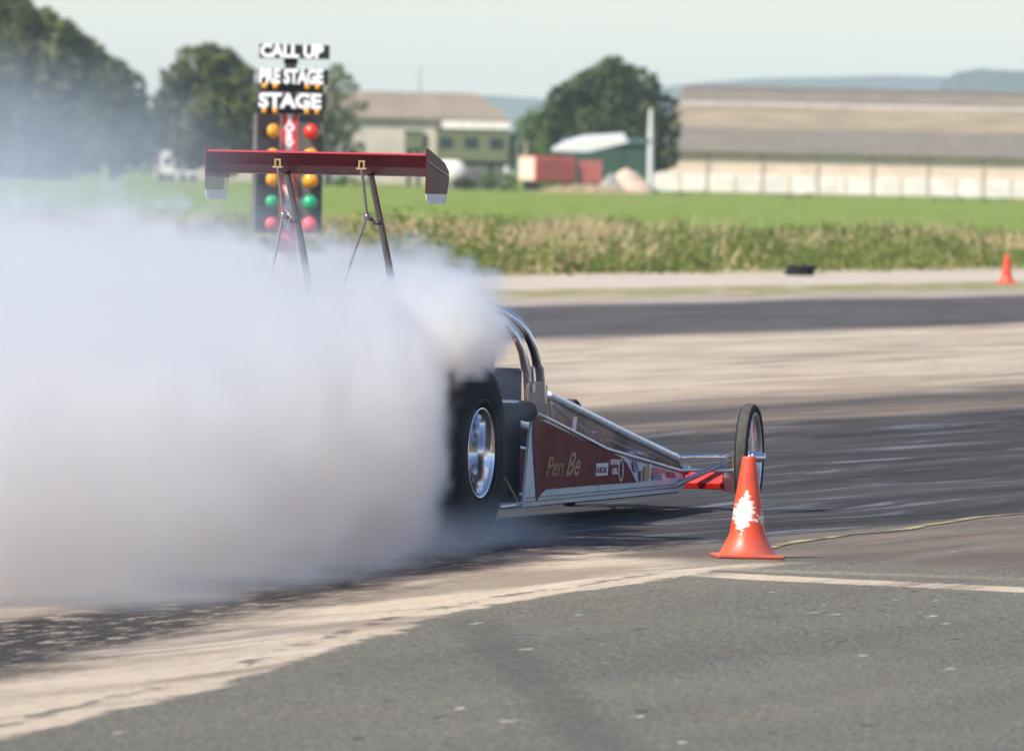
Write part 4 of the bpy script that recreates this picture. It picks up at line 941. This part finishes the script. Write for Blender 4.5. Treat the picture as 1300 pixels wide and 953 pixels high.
vs_ = nt.node('ShaderNodeVolumeScatter'); vs_.inputs['Color'].default_value = (.80,.905,1.0,1); vs_.inputs['Anisotropy'].default_value = .55; nt.put(vs_.inputs['Density'], va_.outputs['Fac'])
vb_ = nt.node('ShaderNodeVolumeAbsorption'); vb_.inputs['Color'].default_value = (.996,.991,.983,1); nt.put(vb_.inputs['Density'], va_.outputs['Fac'])
sh_ = nt.node('ShaderNodeAddShader'); nt.l.new(vs_.outputs[0], sh_.inputs[0]); nt.l.new(vb_.outputs[0], sh_.inputs[1])
nt.l.new(sh_.outputs[0], gm.node_tree.nodes['Material Output'].inputs['Volume'])
ng = bpy.data.node_groups.new('smoke_field', 'GeometryNodeTree')
ng.interface.new_socket('Geometry', in_out='INPUT', socket_type='NodeSocketGeometry'); ng.interface.new_socket('Geometry', in_out='OUTPUT', socket_type='NodeSocketGeometry')
N_ = ng.nodes; Lk = ng.links
gi = N_.new('NodeGroupInput'); go = N_.new('NodeGroupOutput'); vc = N_.new('GeometryNodeVolumeCube'); sm_ = N_.new('GeometryNodeSetMaterial'); sm_.inputs['Material'].default_value = gm
vc.inputs['Min'].default_value = tuple(lo); vc.inputs['Max'].default_value = tuple(hi)
for k, nm in enumerate(('Resolution X','Resolution Y','Resolution Z')): vc.inputs[nm].default_value = int(N3[k])
pos = N_.new('GeometryNodeInputPosition'); sub = N_.new('ShaderNodeVectorMath'); sub.operation = 'SUBTRACT'; Lk.new(pos.outputs[0], sub.inputs[0]); sub.inputs[1].default_value = tuple(lo)
sc_ = N_.new('ShaderNodeVectorMath'); sc_.operation = 'SCALE'; Lk.new(sub.outputs[0], sc_.inputs[0]); sc_.inputs['Scale'].default_value = 1/h
add_ = N_.new('ShaderNodeVectorMath'); add_.operation = 'ADD'; Lk.new(sc_.outputs[0], add_.inputs[0]); add_.inputs[1].default_value = (.5,.5,.5)
fl = N_.new('ShaderNodeVectorMath'); fl.operation = 'FLOOR'; Lk.new(add_.outputs[0], fl.inputs[0]); se = N_.new('ShaderNodeSeparateXYZ'); Lk.new(fl.outputs[0], se.inputs[0])
def gmth(op, a, b_):
    n = N_.new('ShaderNodeMath'); n.operation = op
    for i, v in enumerate((a, b_)):
        if isinstance(v, bpy.types.NodeSocket): Lk.new(v, n.inputs[i])
        else: n.inputs[i].default_value = v
    return n.outputs[0]
idx = gmth('ADD', gmth('ADD', se.outputs[0], gmth('MULTIPLY', gmth('ADD', se.outputs[1], gmth('MULTIPLY', se.outputs[2], float(N3[1]))), float(N3[0]))), .25)
si = N_.new('GeometryNodeSampleIndex'); si.data_type = 'FLOAT'; si.domain = 'POINT'; si.clamp = True
na = N_.new('GeometryNodeInputNamedAttribute'); na.data_type = 'FLOAT'; na.inputs[0].default_value = 'soot'
Lk.new(gi.outputs[0], si.inputs['Geometry']); Lk.new(na.outputs[0], si.inputs['Value']); Lk.new(idx, si.inputs['Index'])
Lk.new(si.outputs[0], vc.inputs['Density']); Lk.new(vc.outputs[0], sm_.inputs[0]); Lk.new(sm_.outputs[0], go.inputs[0])
md = smo.modifiers.new('smoke_field', 'NODES'); md.node_group = ng
me.materials.append(gm)
# ------------------------------------------------------------------ haze, sky, sun
hz = MB(); hz.box(-1500,1500,-60,13200,-6,125); ho = hz.build('haze', None); 
h_ = None; hm, nt, pb = new_mat('thin summer haze'); nt.n.remove(pb); pv = nt.node('ShaderNodeVolumePrincipled'); pv.inputs['Color'].default_value = (.76,.87,1,1); pv.inputs['Density'].default_value = 7e-5
nt.l.new(pv.outputs[0], hm.node_tree.nodes['Material Output'].inputs['Volume']); ho.data.materials.clear(); ho.data.materials.append(hm); tag(ho, 'thin pale summer haze over the airfield', None, None, 'stuff')
sd = Vector((-.77,-.64,0)).normalized(); EL = R_(47); sdir = Vector((sd.x*math.cos(EL), sd.y*math.cos(EL), math.sin(EL)))
w = bpy.data.worlds.new('World'); sc.world = w; w.use_nodes = True; wn = w.node_tree
sk = wn.nodes.new('ShaderNodeTexSky'); sk.sky_type = 'NISHITA'; sk.sun_disc = False; sk.sun_elevation = EL; sk.sun_rotation = math.atan2(sdir.x, sdir.y)
sk.dust_density = .4; sk.air_density = 1.0; sk.ozone_density = 3.0
tn = wn.nodes.new('ShaderNodeMix'); tn.data_type = 'RGBA'; tn.blend_type = 'MULTIPLY'; tn.inputs[0].default_value = 1; tn.inputs[7].default_value = (1.06,1.02,1.10,1)
wn.links.new(sk.outputs[0], tn.inputs[6]); wn.links.new(tn.outputs[2], wn.nodes['Background'].inputs[0]); wn.nodes['Background'].inputs[1].default_value = .095
sl = bpy.data.lights.new('sun', 'SUN'); sl.energy = 4.3; sl.angle = R_(.53); sl.color = (1,.935,.84)
so = bpy.data.objects.new('sun', sl); C.objects.link(so); so.rotation_euler = (-sdir).to_track_quat('-Z','Y').to_euler()
# ------------------------------------------------------------------ render settings
sc.render.engine = 'CYCLES'; cy = sc.cycles
cy.volume_bounces = 10; cy.max_bounces = 12; cy.diffuse_bounces = 3; cy.glossy_bounces = 3; cy.transparent_max_bounces = 12
cy.volume_step_rate = 1.8; cy.volume_max_steps = 256; cy.use_denoising = True; cy.use_adaptive_sampling = True; cy.adaptive_threshold = .03
cy.sample_clamp_indirect = 6; cy.caustics_reflective = False; cy.caustics_refractive = False
vs = sc.view_settings; vs.view_transform = 'Standard'; vs.look = 'None'; vs.exposure = .62; vs.gamma = 1; vs.use_curve_mapping = False
